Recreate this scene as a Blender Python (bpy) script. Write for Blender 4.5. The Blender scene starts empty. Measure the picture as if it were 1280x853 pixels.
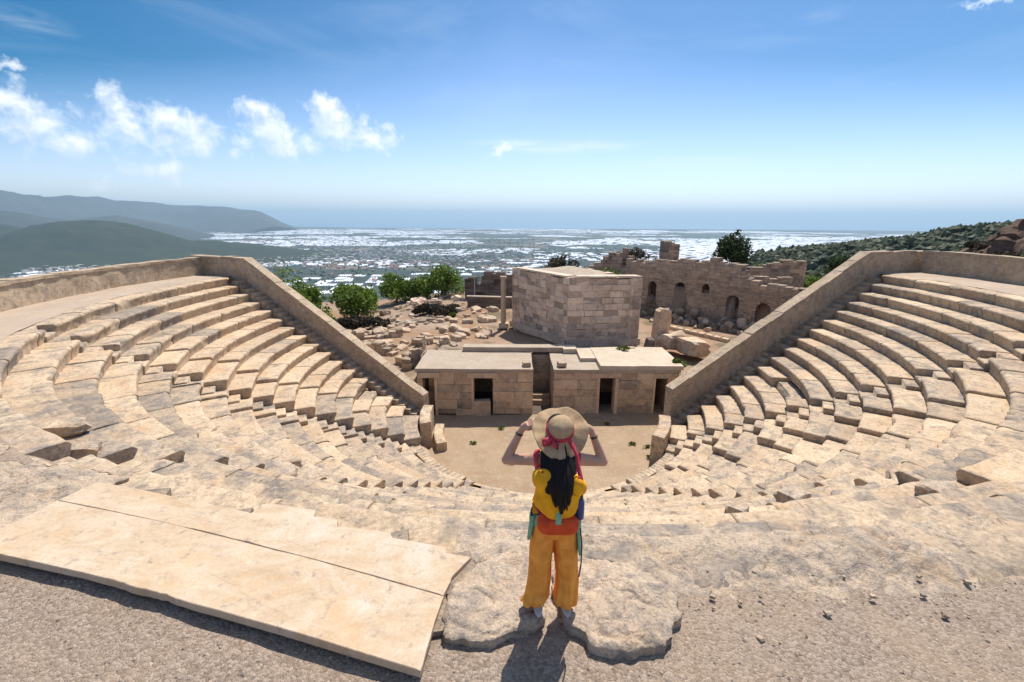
import bpy, bmesh, math, random
import numpy as np
from mathutils import Vector, Matrix, noise as mnoise

random.seed(11)
RNG = np.random.default_rng(11)
PI = math.pi
R_ = math.radians
scene = bpy.context.scene
COL = scene.collection

# ------------------------------------------------------------------ helpers
def _hash(ix, iy, iz):
    h = (ix.astype(np.uint32) * np.uint32(374761393) + iy.astype(np.uint32) * np.uint32(668265263)
         + iz.astype(np.uint32) * np.uint32(2147483647 & 1274126177))
    h = (h ^ (h >> np.uint32(13))) * np.uint32(1274126177)
    h = h ^ (h >> np.uint32(16))
    return (h & np.uint32(0xFFFFFF)).astype(np.float64) / float(0xFFFFFF)

def vnoise(p):
    """value noise, p (N,3) -> -1..1"""
    p = np.asarray(p, float) + 1000.0
    i = np.floor(p).astype(np.int64); f = p - i
    f = f * f * (3 - 2 * f)
    x, y, z = i[:, 0], i[:, 1], i[:, 2]
    def c(a, b, d): return _hash(x + a, y + b, z + d)
    fx, fy, fz = f[:, 0], f[:, 1], f[:, 2]
    x00 = c(0,0,0)*(1-fx)+c(1,0,0)*fx; x10 = c(0,1,0)*(1-fx)+c(1,1,0)*fx
    x01 = c(0,0,1)*(1-fx)+c(1,0,1)*fx; x11 = c(0,1,1)*(1-fx)+c(1,1,1)*fx
    return 2*((x00*(1-fy)+x10*fy)*(1-fz)+(x01*(1-fy)+x11*fy)*fz)-1

def fbm(p, oct=4, lac=2.03, gain=.5):
    p = np.asarray(p, float); a = 1; s = 0; t = 0
    for o in range(oct):
        s = s + a*vnoise(p + o*17.3); t += a; a *= gain; p = p*lac
    return s/t

def sstep(a, b, x):
    t = np.clip((np.asarray(x, float)-a)/(b-a), 0, 1); return t*t*(3-2*t)

def link(o, parent=None):
    COL.objects.link(o)
    if parent is not None:
        o.parent = parent
        o.matrix_parent_inverse = Matrix.Identity(4)
    return o

def mesh_obj(name, verts, faces, mat, parent=None, loc=None, smooth=False, tint=None, grey=None):
    """verts are world coordinates; the object's origin sits at loc (or at its thing's base)"""
    v = np.asarray(verts, float).reshape(-1, 3)
    org = np.zeros(3)
    if parent is not None:
        w = Vector((0, 0, 0)); q = parent
        while q is not None: w += q.location; q = q.parent
        org = np.array(w)
    elif loc is not None:
        org = np.array(loc, float)
    me = bpy.data.meshes.new(name)
    me.from_pydata((v-org).tolist(), [], [tuple(int(i) for i in f) for f in faces] if not isinstance(faces, np.ndarray) else faces.tolist())
    me.materials.append(mat)
    if smooth: me.polygons.foreach_set('use_smooth', [True]*len(me.polygons))
    for nm, arr in (('tint', tint), ('grey', grey)):
        if arr is not None:
            a = me.attributes.new(nm, 'FLOAT', 'FACE'); a.data.foreach_set('value', np.asarray(arr, np.float32))
    me.update()
    o = bpy.data.objects.new(name, me)
    if parent is None and loc is not None: o.location = tuple(loc)
    return link(o, parent)

def tag(o, label=None, cat=None, group=None, kind=None):
    if label: o['label'] = label
    if cat: o['category'] = cat
    if group: o['group'] = group
    if kind: o['kind'] = kind
    return o

def thing(name, label, cat, loc=(0, 0, 0), group=None):
    o = bpy.data.objects.new(name, None); o.location = tuple(loc); o.empty_display_size = .2
    link(o); return tag(o, label, cat, group)

class MB:
    """collects shapes of one mesh"""
    def __init__(s): s.v = []; s.f = []; s.t = []; s.g = []; s.n = 0
    def add(s, v, f, t=0., g=0.):
        v = np.asarray(v, float).reshape(-1, 3)
        s.v.append(v); s.f += [tuple(int(i)+s.n for i in q) for q in f]; s.n += len(v)
        s.t += [t]*len(f); s.g += [g]*len(f)
    def box(s, c, size, rot=0, t=0., g=0., jit=0.):
        x, y, z = np.array(size)/2
        v = np.array([(a*x, b*y, d*z) for d in (-1, 1) for b in (-1, 1) for a in (-1, 1)], float)
        if jit: v += RNG.uniform(-jit, jit, v.shape)
        if isinstance(rot, Matrix): v = v @ np.array(rot).T
        elif rot: ca, sa = math.cos(rot), math.sin(rot); v = v @ np.array([[ca, sa, 0], [-sa, ca, 0], [0, 0, 1]])
        s.add(v+np.array(c), [(0,2,3,1), (4,5,7,6), (0,1,5,4), (2,6,7,3), (0,4,6,2), (1,3,7,5)], t, g)
    def hexa(s, v8, t=0., g=0.):
        s.add(v8, [(0,2,3,1), (4,5,7,6), (0,1,5,4), (2,6,7,3), (0,4,6,2), (1,3,7,5)], t, g)
    def grid(s, P, close=False, t=0., g=0.):
        P = np.asarray(P, float); n, m = P.shape[:2]
        f = [(i*m+j, i*m+(j+1) % m, ((i+1) % n)*m+(j+1) % m, ((i+1) % n)*m+j) for i in range(n-1) for j in range(m if close else m-1)]
        s.add(P.reshape(-1, 3), f, t, g)
    def tube(s, pts, rad, seg=10, t=0., g=0., cap=True):
        pts = [Vector(p) for p in pts]; n = len(pts)
        rad = [rad]*n if not hasattr(rad, '__len__') else rad
        rings = []; up = None
        for i, p in enumerate(pts):
            d = (pts[min(i+1, n-1)]-pts[max(i-1, 0)]).normalized()
            if up is None: up = d.orthogonal().normalized()
            up = (up-d*up.dot(d)).normalized(); b = d.cross(up)
            ra = rad[i] if hasattr(rad[i], '__len__') else (rad[i], rad[i])
            rings.append([p+up*math.cos(2*PI*k/seg)*ra[0]+b*math.sin(2*PI*k/seg)*ra[1] for k in range(seg)])
        v = [q for r in rings for q in r]
        f = [(i*seg+k, i*seg+(k+1) % seg, (i+1)*seg+(k+1) % seg, (i+1)*seg+k) for i in range(n-1) for k in range(seg)]
        if cap: f += [tuple(range(seg))[::-1], tuple(range((n-1)*seg, n*seg))]
        s.add([tuple(q) for q in v], f, t, g)
    def ell(s, c, r, rot=None, seg=16, rings=10, t=0., g=0.):
        v = [(0, 0, 1)]; f = []
        for i in range(1, rings):
            a = PI*i/rings
            v += [(math.sin(a)*math.cos(2*PI*k/seg), math.sin(a)*math.sin(2*PI*k/seg), math.cos(a)) for k in range(seg)]
        v.append((0, 0, -1)); v = np.array(v)*np.array(r)
        if rot is not None: v = v @ np.array(rot.to_3x3()).T
        for k in range(seg): f.append((0, 1+k, 1+(k+1) % seg))
        for i in range(rings-2):
            for k in range(seg):
                a = 1+i*seg; f.append((a+k, a+seg+k, a+seg+(k+1) % seg, a+(k+1) % seg))
        a = 1+(rings-2)*seg
        for k in range(seg): f.append((a+k, len(v)-1, a+(k+1) % seg))
        s.add(v+np.array(c), f, t, g)
    def build(s, name, mat, parent=None, loc=None, smooth=False):
        v = np.concatenate(s.v) if s.v else np.zeros((0, 3))
        return mesh_obj(name, v, s.f, mat, parent, loc, smooth, s.t, s.g)

# ------------------------------------------------------------------ materials
def nodes(name):
    m = bpy.data.materials.new(name); m.use_nodes = True
    nt = m.node_tree; b = nt.nodes['Principled BSDF']
    b.inputs['Roughness'].default_value = .9
    b.inputs['Specular IOR Level'].default_value = .2
    return m, nt, b
def N(nt, typ, **kw):
    n = nt.nodes.new(typ)
    for k, v in kw.items():
        if k.startswith('i_'): n.inputs[k[2:].replace('_', ' ')].default_value = v
        else: setattr(n, k, v)
    return n
def L(nt, a, b): nt.links.new(a, b)
def noise_node(nt, vec, scale, detail=6, rough=.55, dist=0.):
    n = N(nt, 'ShaderNodeTexNoise'); n.inputs['Scale'].default_value = scale; n.inputs['Detail'].default_value = detail
    n.inputs['Roughness'].default_value = rough; n.inputs['Distortion'].default_value = dist
    L(nt, vec, n.inputs['Vector']); return n.outputs['Fac']
def remap(nt, v, a, b, c=0., d=1.):
    n = N(nt, 'ShaderNodeMapRange'); n.inputs[1].default_value = a; n.inputs[2].default_value = b
    n.inputs[3].default_value = c; n.inputs[4].default_value = d; L(nt, v, n.inputs[0]); return n.outputs[0]
def mathn(nt, op, a, b=None):
    n = N(nt, 'ShaderNodeMath', operation=op)
    for i, q in enumerate((a, b)):
        if q is None: continue
        if isinstance(q, (int, float)): n.inputs[i].default_value = q
        else: L(nt, q, n.inputs[i])
    return n.outputs[0]
def mixc(nt, f, a, b, mode='MIX'):
    n = N(nt, 'ShaderNodeMix', data_type='RGBA', blend_type=mode)
    for s, q in ((n.inputs[0], f), (n.inputs[6], a), (n.inputs[7], b)):
        if isinstance(q, (int, float)): s.default_value = q
        elif isinstance(q, tuple): s.default_value = (*q, 1) if len(q) == 3 else q
        else: L(nt, q, s)
    return n.outputs[2]
def bump(nt, b, h, strength, dist):
    n = N(nt, 'ShaderNodeBump'); n.inputs['Strength'].default_value = strength; n.inputs['Distance'].default_value = dist
    L(nt, h, n.inputs['Height']); L(nt, n.outputs[0], b.inputs['Normal'])

def stone(name, light, mid, greyc, stain, scale=1., bstr=.6, bdist=.03, grey_amt=.5, stain_amt=.4, contrast=1.):
    m, nt, b = nodes(name)
    pos = N(nt, 'ShaderNodeNewGeometry').outputs['Position']
    big = noise_node(nt, pos, .55*scale, 7, .6, .4)
    med = noise_node(nt, pos, 2.3*scale, 8, .62, .6)
    fine = noise_node(nt, pos, 16*scale, 8, .7)
    pit = N(nt, 'ShaderNodeTexVoronoi'); pit.inputs['Scale'].default_value = 9*scale; L(nt, pos, pit.inputs['Vector'])
    ta = N(nt, 'ShaderNodeAttribute', attribute_name='tint').outputs['Fac']
    ga = N(nt, 'ShaderNodeAttribute', attribute_name='grey').outputs['Fac']
    c = mixc(nt, remap(nt, big, .38, .64), light, mid)
    st = remap(nt, noise_node(nt, pos, 1.1*scale, 6, .65, .8), .52, .68, 0, stain_amt)
    c = mixc(nt, st, c, stain)
    gf = mathn(nt, 'ADD', remap(nt, med, .47, .66, 0, grey_amt), ga)
    gf = mathn(nt, 'MINIMUM', gf, .92)
    gf = mathn(nt, 'MAXIMUM', gf, 0.)
    c = mixc(nt, gf, c, greyc)
    c = mixc(nt, remap(nt, noise_node(nt, pos, 3.1*scale, 9, .7, .5), .56, .70, 0, .45), c, tuple(min(.78, x*1.25+.04) for x in light))
    c = mixc(nt, remap(nt, noise_node(nt, pos, 6.3*scale, 10, .76, .4), .55, .64, 0, .85*grey_amt), c, tuple(x*.55 for x in greyc))
    c = mixc(nt, remap(nt, noise_node(nt, pos, 38*scale, 4, .7), .60, .70, 0, .7*grey_amt), c, tuple(x*.4 for x in greyc))
    k = remap(nt, fine, .25, .75, 1-.28*contrast, 1+.2*contrast)
    k = mathn(nt, 'MULTIPLY', k, mathn(nt, 'ADD', 1., ta))
    pk = remap(nt, pit.outputs['Distance'], .02, .16, .72, 1.)
    k = mathn(nt, 'MULTIPLY', k, pk)
    hs = N(nt, 'ShaderNodeVectorMath', operation='SCALE'); L(nt, c, hs.inputs[0]); L(nt, k, hs.inputs['Scale'])
    L(nt, hs.outputs[0], b.inputs['Base Color'])
    h = mathn(nt, 'ADD', mathn(nt, 'MULTIPLY', med, 1.3), mathn(nt, 'MULTIPLY', fine, .5))
    h = mathn(nt, 'ADD', h, mathn(nt, 'MULTIPLY', pk, .5))
    bump(nt, b, h, bstr, bdist)
    return m

def plain(name, col, rough=.85, var=.25, scale=8., bstr=0., col2=None, spec=.2, bdist=.01):
    m, nt, b = nodes(name); b.inputs['Roughness'].default_value = rough; b.inputs['Specular IOR Level'].default_value = spec
    tc = N(nt, 'ShaderNodeTexCoord').outputs['Object']
    n = noise_node(nt, tc, scale, 6, .6)
    c2 = col2 or tuple(x*(1-var) for x in col)
    L(nt, mixc(nt, remap(nt, n, .35, .65), tuple(x*(1+var*.3) for x in col), c2), b.inputs['Base Color'])
    if bstr: bump(nt, b, n, bstr, bdist)
    return m

M = {}
M['seat'] = stone('seat limestone', (.60, .455, .305), (.50, .365, .24), (.235, .20, .17), (.50, .30, .15), 1.0, .85, .04, .8, .5, 1.6)
M['walk'] = stone('walkway screed', (.45, .35, .26), (.39, .30, .22), (.31, .26, .215), (.36, .25, .17), .8, .3, .012, .4, .2, .6)
M['render'] = stone('wall render', (.53, .405, .275), (.44, .325, .215), (.25, .205, .165), (.36, .23, .13), 1.4, .8, .035, .75, .45, 1.3)
M['ashlar'] = stone('ashlar limestone', (.66, .49, .33), (.55, .395, .26), (.28, .225, .18), (.45, .25, .12), 1.0, .8, .05, .6, .5)
M['tower'] = stone('tower limestone', (.82, .63, .46), (.76, .565, .40), (.33, .26, .205), (.44, .27, .16), .9, .8, .05, .5, .4)
M['ruin'] = stone('ruin rubble stone', (.56, .42, .295), (.46, .335, .23), (.25, .2, .16), (.48, .29, .15), 1.2, .9, .08, .6, .5)
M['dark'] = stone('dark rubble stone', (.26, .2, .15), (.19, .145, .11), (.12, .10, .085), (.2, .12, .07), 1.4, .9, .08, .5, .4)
M['slab'] = None
M['rock'] = stone('flat boulder limestone', (.58, .45, .325), (.47, .36, .26), (.26, .225, .195), (.5, .32, .17), 2.6, .95, .04, .8, .45, 1.5)
M['roof'] = stone('roof screed', (.44, .355, .27), (.39, .305, .225), (.31, .26, .21), (.38, .27, .17), 1.5, .5, .02, .5, .3)
M['roofw'] = stone('pale roof slab', (.58, .48, .36), (.51, .41, .3), (.42, .35, .28), (.47, .35, .23), 1.6, .4, .01, .5, .4)
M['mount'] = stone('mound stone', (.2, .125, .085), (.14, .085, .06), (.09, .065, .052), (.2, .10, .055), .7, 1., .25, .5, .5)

def gravel_mat():
    m, nt, b = nodes('gravel')
    pos = N(nt, 'ShaderNodeNewGeometry').outputs['Position']
    v = N(nt, 'ShaderNodeTexVoronoi'); v.inputs['Scale'].default_value = 42; L(nt, pos, v.inputs['Vector'])
    v2 = N(nt, 'ShaderNodeTexVoronoi'); v2.inputs['Scale'].default_value = 130; L(nt, pos, v2.inputs['Vector'])
    sep = N(nt, 'ShaderNodeSeparateColor'); L(nt, v.outputs['Color'], sep.inputs[0])
    c = mixc(nt, sep.outputs[0], (.215, .158, .116), (.455, .36, .28))
    sep2 = N(nt, 'ShaderNodeSeparateColor'); L(nt, v2.outputs['Color'], sep2.inputs[0])
    c = mixc(nt, mathn(nt, 'MULTIPLY', sep2.outputs[1], .55), c, (.17, .125, .09))
    big = noise_node(nt, pos, .9, 5, .6, .5)
    c = mixc(nt, remap(nt, big, .42, .66, 0, .4), c, (.36, .26, .17))
    L(nt, c, b.inputs['Base Color'])
    h = mathn(nt, 'ADD', v.outputs['Distance'], mathn(nt, 'MULTIPLY', v2.outputs['Distance'], .5))
    h = mathn(nt, 'MULTIPLY', h, -1)
    bump(nt, b, h, .8, .015)
    return m
M['gravel'] = gravel_mat()
def N2v(nt, pos):
    n = N(nt, 'ShaderNodeTexNoise'); n.inputs['Scale'].default_value = 2.5; n.inputs['Detail'].default_value = 5; L(nt, pos, n.inputs['Vector']); return n.outputs['Color']
def travertine():
    m, nt, b = nodes('platform travertine'); b.inputs['Roughness'].default_value = .8
    pos = N(nt, 'ShaderNodeNewGeometry').outputs['Position']
    mp = N(nt, 'ShaderNodeMapping'); mp.inputs['Rotation'].default_value = (0, 0, -.9); mp.inputs['Scale'].default_value = (1.3, 2.4, 1); L(nt, pos, mp.inputs['Vector'])
    band = noise_node(nt, mp.outputs[0], 1.6, 9, .68, 1.2); blot = noise_node(nt, pos, 1.3, 7, .65, .8); fine = noise_node(nt, pos, 34, 6, .7)
    sp = noise_node(nt, pos, 7, 5, .75)
    c = mixc(nt, remap(nt, band, .36, .62), (.465, .335, .21), (.56, .44, .315))
    c = mixc(nt, remap(nt, blot, .5, .66, 0, .65), c, (.53, .345, .185))
    c = mixc(nt, remap(nt, noise_node(nt, pos, .8, 6, .7, 1.), .53, .68, 0, .7), c, (.58, .50, .41))
    c = mixc(nt, remap(nt, sp, .57, .68, 0, .8), c, (.30, .235, .18))
    hs = N(nt, 'ShaderNodeVectorMath', operation='SCALE'); L(nt, c, hs.inputs[0]); L(nt, remap(nt, fine, .3, .7, .86, 1.08), hs.inputs['Scale'])
    L(nt, hs.outputs[0], b.inputs['Base Color'])
    bump(nt, b, mathn(nt, 'ADD', mathn(nt, 'MULTIPLY', fine, .4), mathn(nt, 'ADD', band, sp)), .45, .012)
    return m
M['slab'] = travertine()
M['pebble'] = stone('pebbles', (.45, .37, .3), (.33, .255, .195), (.22, .18, .15), (.36, .25, .16), 9, .3, .004, .6, .3)

def dirt_mat(name, a, bcol, c, scale):
    m, nt, b = nodes(name)
    pos = N(nt, 'ShaderNodeNewGeometry').outputs['Position']
    n1 = noise_node(nt, pos, .35*scale, 7, .62, .5); n2 = noise_node(nt, pos, 3*scale, 8, .7); n3 = noise_node(nt, pos, 24*scale, 4, .7)
    col = mixc(nt, remap(nt, n1, .4, .62), a, bcol)
    col = mixc(nt, remap(nt, n2, .5, .68, 0, .7), col, c)
    k = remap(nt, n3, .3, .7, .75, 1.2)
    hs = N(nt, 'ShaderNodeVectorMath', operation='SCALE'); L(nt, col, hs.inputs[0]); L(nt, k, hs.inputs['Scale'])
    L(nt, hs.outputs[0], b.inputs['Base Color'])
    bump(nt, b, mathn(nt, 'ADD', n2, mathn(nt, 'MULTIPLY', n3, .4)), .7, .04)
    return m
M['orch'] = dirt_mat('orchestra earth', (.36, .255, .16), (.30, .205, .125), (.40, .32, .235), 1.)

def ground_mat():
    m, nt, b = nodes('hill and plain')
    geo = N(nt, 'ShaderNodeNewGeometry'); pos = geo.outputs['Position']
    sp = N(nt, 'ShaderNodeSeparateXYZ'); L(nt, pos, sp.inputs[0])
    n1 = noise_node(nt, pos, .13, 7, .62, .5); n2 = noise_node(nt, pos, 1.6, 8, .7, .3); n3 = noise_node(nt, pos, 11, 4, .7)
    near = mixc(nt, remap(nt, n1, .42, .6), (.30, .175, .095), (.33, .245, .175))
    near = mixc(nt, remap(nt, n2, .5, .66, 0, .8), near, (.24, .185, .14))
    near = mixc(nt, remap(nt, noise_node(nt, pos, .45, 6, .65), .52, .62, 0, .75), near, (.11, .095, .05))
    k = remap(nt, n3, .3, .7, .75, 1.2)
    hs = N(nt, 'ShaderNodeVectorMath', operation='SCALE'); L(nt, near, hs.inputs[0]); L(nt, k, hs.inputs['Scale'])
    scrub_n = noise_node(nt, pos, .02, 9, .75, .3)
    scrub = mixc(nt, remap(nt, scrub_n, .40, .66), (.030, .042, .018), (.085, .088, .042))
    # plain: patchwork of fields
    mp = N(nt, 'ShaderNodeMapping'); mp.inputs['Rotation'].default_value = (0, 0, .5); L(nt, pos, mp.inputs['Vector'])
    vf = N(nt, 'ShaderNodeTexVoronoi'); vf.inputs['Scale'].default_value = .0045; vf.distance = 'CHEBYCHEV'; L(nt, mp.outputs[0], vf.inputs['Vector'])
    s2 = N(nt, 'ShaderNodeSeparateColor'); L(nt, vf.outputs['Color'], s2.inputs[0])
    fld = mixc(nt, s2.outputs[0], (.025, .042, .032), (.06, .075, .05))
    fld = mixc(nt, remap(nt, s2.outputs[1], .78, .82), fld, (.17, .14, .10))
    fld = mixc(nt, remap(nt, noise_node(nt, pos, .02, 5, .7), .45, .7, 0, .6), fld, (.03, .045, .028))
    low = remap(nt, sp.outputs['Z'], -252, -240, 1, 0)
    high = remap(nt, sp.outputs['Z'], -14, -8.5, 0, 1)
    rad = N(nt, 'ShaderNodeVectorMath', operation='LENGTH'); L(nt, pos, rad.inputs[0])
    high = mathn(nt, 'MULTIPLY', high, remap(nt, rad.outputs['Value'], 70, 95, 1, 0))
    c = mixc(nt, low, scrub, fld)
    c = mixc(nt, high, c, hs.outputs[0])
    L(nt, c, b.inputs['Base Color'])
    bump(nt, b, mathn(nt, 'ADD', n2, mathn(nt, 'MULTIPLY', n3, .4)), .6, .06)
    return m
M['ground'] = ground_mat()

def hill_mat(name, a, bcol, sc):
    m, nt, b = nodes(name)
    pos = N(nt, 'ShaderNodeNewGeometry').outputs['Position']
    n = noise_node(nt, pos, sc, 10, .75, .3); n2 = noise_node(nt, pos, sc*14, 6, .7)
    c = mixc(nt, remap(nt, n, .38, .66), a, bcol)
    c = mixc(nt, remap(nt, n2, .4, .62, 0, .6), c, tuple(x*.5 for x in a))
    L(nt, c, b.inputs['Base Color']); bump(nt, b, n2, 1., 3/sc*.01)
    return m
M['hill'] = hill_mat('forested hill', (.016, .032, .012), (.044, .056, .026), .009)
M['mtn'] = hill_mat('mountain', (.025, .035, .026), (.075, .075, .06), .0011)
M['ridge'] = hill_mat('pine ridge', (.035, .05, .02), (.085, .085, .04), .03)

def sea_mat():
    m, nt, b = nodes('sea'); b.inputs['Base Color'].default_value = (.10, .21, .30, 1); b.inputs['Roughness'].default_value = .35
    b.inputs['Specular IOR Level'].default_value = .5
    return m
M['sea'] = sea_mat()


def leaf_mat(name, a, bcol):
    m, nt, b = nodes(name); b.inputs['Roughness'].default_value = .6
    pos = N(nt, 'ShaderNodeNewGeometry').outputs['Position']
    ta = N(nt, 'ShaderNodeAttribute', attribute_name='tint').outputs['Fac']
    n = noise_node(nt, pos, 1.1, 3, .5)
    c = mixc(nt, remap(nt, mathn(nt, 'ADD', n, ta), .35, .65), a, bcol)
    L(nt, c, b.inputs['Base Color'])
    tr = N(nt, 'ShaderNodeBsdfTranslucent'); L(nt, c, tr.inputs['Color'])
    mx = N(nt, 'ShaderNodeMixShader'); mx.inputs[0].default_value = .3
    out = nt.nodes['Material Output']
    L(nt, b.outputs[0], mx.inputs[1]); L(nt, tr.outputs[0], mx.inputs[2]); L(nt, mx.outputs[0], out.inputs['Surface'])
    return m
M['pine'] = leaf_mat('pine foliage', (.07, .125, .014), (.19, .26, .035))
M['pinedark'] = leaf_mat('dark pine foliage', (.022, .042, .012), (.06, .085, .022))
M['wood'] = leaf_mat('hillside pines', (.05, .07, .03), (.105, .115, .055))
M['dry'] = leaf_mat('dry dark brush', (.035, .028, .02), (.085, .07, .045))
M['green'] = leaf_mat('bright shrub foliage', (.07, .11, .015), (.16, .2, .03))
M['bark'] = plain('bark', (.12, .085, .06), .95, .4, 10, .5)
M['gh'] = plain('greenhouse plastic', (.70, .72, .74), .5, .15, .01)
M['ghd'] = plain('greenhouse gable', (.5, .55, .58), .6, .2, .02)
M['house'] = plain('house plaster', (.62, .56, .5), .9, .3, .02)
M['tile'] = plain('roof tiles', (.42, .2, .13), .9, .3, .05)
M['glassd'] = plain('dark window', (.03, .035, .04), .3, .2, 1)
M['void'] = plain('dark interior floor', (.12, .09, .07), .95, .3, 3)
M['steel'] = plain('weathered steel', (.35, .33, .3), .5, .2, 6, 0, None, .4)

# ------------------------------------------------------------------ layout
CX, CY = 1.66, 22.94              # centre of the theatre
SH = .0147                        # the old masonry leans a little: right side higher
TREAD, RISE, R0 = .75, .44, 18.65
def shear(v):
    v = np.array(v, float).reshape(-1, 3); v[:, 2] += SH*v[:, 0]; return v
LE0, LE1 = np.array((-16.42, 26.63)), np.array((-5.2, 22.80))     # row ends, left
RE0, RE1 = np.array((20.29, 25.01)), np.array((8.61, 21.49))      # row ends, right
def circ_line(Rr, A, B):
    d = (B-A)/np.linalg.norm(B-A); m = A-np.array((CX, CY)); b = m@d; c = m@m-Rr*Rr
    t = -b-math.sqrt(max(b*b-c, 0)); p = m+d*t
    return math.degrees(math.atan2(p[1], p[0]))
def aR(Rr): return circ_line(Rr, RE0, RE1)
def aL(Rr):
    a = circ_line(Rr, LE0, LE1); return a-360 if a > 0 else a
def P3(r, th, z):
    th = np.radians(th); return np.stack([CX+r*np.cos(th), CY+r*np.sin(th), z+0*th], -1)

# ------------------------------------------------------------------ ground sheet
def ridge_h(x, y):
    # pine ridge on the right, climbing from the plain
    az = np.degrees(np.arctan2(x, y)); d = np.hypot(x, y)
    crest = np.interp(az, [12, 18, 23, 28, 33, 35.5, 41.2, 43.4, 47, 70, 95], [-262, -140, -60, -20.5, -17.5, -15.2, -8.5, -4., -1., 3, -262])
    return crest-.34*np.clip(345-d, 0, None)-.24*np.clip(d-365, 0, None)
def ground_h(x, y):
    x = np.asarray(x, float); y = np.asarray(y, float)
    dx, dy = x-CX, y-CY; r = np.hypot(dx, dy); th = np.degrees(np.arctan2(dy, dx))
    p = np.stack([x, y, 0*x], -1)
    n = fbm(p*.16, 4)*.55+fbm(p*.9+5, 3)*.14
    # terrace of the ruins
    t = -5.6+n*.6
    t = t-sstep(-4, -16, x)*1.2*sstep(30, 40, y)
    wl = (x-13.1)*(34.4-44.6)-(y-44.6)*(20-13.1)      # side of the arched wall line: behind is higher
    wl = -wl/12.3
    t = np.where(wl > .95, np.maximum(t, -3.0+n*.8+.02*(x-15)-.16*np.clip(wl-8, 0, None)), t)
    t = np.where((wl > -3) & (wl <= .95), t+.5*sstep(-3, .3, wl), t)
    t = t+sstep(26, 34, x)*sstep(46, 30, y)*1.6
    # brow, then the slope down to the plain
    edge = 56+6*np.sin(x*.05+1)+fbm(p*.05, 2)*5
    edge = edge-np.clip(x-16, 0, 40)*.35
    d = np.hypot(np.maximum(y-edge, 0), np.maximum(-x-24, 0))
    slope = t-np.minimum(d, 40)*.42-np.clip(d-40, 0, None)*.36
    out = np.maximum(slope+fbm(p*.02, 4)*np.clip(d*.06, 0, 8), -260)
    # shoulder around the theatre
    sh = np.where((r < 40), -.9-np.clip(r-23, 0, None)*.22+n*.2, -99)
    right = sstep(-3, 6, x)
    shoulder = sh*(1-right)+(-.7+n*.3-.08*np.clip(r-26, 0, 14)-.42*np.clip(r-42, 0, None))*right
    side = (th < 9) | (th > 165)
    back = (y < 10)
    out = np.where(side & (r > 22), np.maximum(out, shoulder), out)
    out = np.where(back & (np.abs(x) < 70) & (y > -60) & (r > 18), np.maximum(out, -.25-np.clip(-x-22, 0, None)*.2), out)
    # ridge
    rd = ridge_h(x, y)
    out = np.where(r > 60, np.maximum(out, rd+fbm(p*.02, 5)*5), out)
    # mound of rock beyond the right parapet
    mh = 5.5*np.exp(-(((x-40.5)/5.5)**2+((y-34)/6)**2))
    out = out+mh*sstep(27, 33, x)
    # hollow of the cavea
    ins = (r < 22.3)
    cone = np.where(r < R0, -(R0-r)*RISE/TREAD-1.6, -.6)
    cone = np.maximum(cone, -9.2)
    out = np.where(ins & ((th < 10) | (th > 163)), cone, out)
    front = (th >= 10) & (th <= 163)
    out = np.where(front & (y < 29.4) & (x > -5.3) & (x < 9.8), -8.6, out)
    wa = LE0+np.array((.323, .946))*1.0
    lft = front & (x <= -5.3) & (r < 24)
    out = np.where(lft, np.minimum(out, -6.1), out)
    rgt = front & (x >= 9.8) & (r < 24)
    out = np.where(rgt, np.minimum(out, -5.9), out)
    return out
def build_ground():
    c0 = np.array((2., 30.))
    rr = np.concatenate([np.arange(.6, 70, .5), 70*1.035**np.arange(1, 205)])
    na = 640; an = np.linspace(0, 2*PI, na, endpoint=False)
    Rg, A = np.meshgrid(rr, an, indexing='ij')
    x = c0[0]+Rg*np.cos(A); y = c0[1]+Rg*np.sin(A)
    z = ground_h(x.ravel(), y.ravel())
    far = np.hypot(x.ravel(), y.ravel())
    v = np.stack([x.ravel(), y.ravel(), z], -1)
    n, m = Rg.shape
    i, j = np.meshgrid(np.arange(n-1), np.arange(m), indexing='ij')
    j2 = (j+1) % m
    f = np.stack([i*m+j, (i+1)*m+j, (i+1)*m+j2, i*m+j2], -1).reshape(-1, 4)
    o = mesh_obj('ground', v, f, M['ground'], None, (0, 0, 0), True)
    tag(o, kind='structure')
build_ground()

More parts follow.
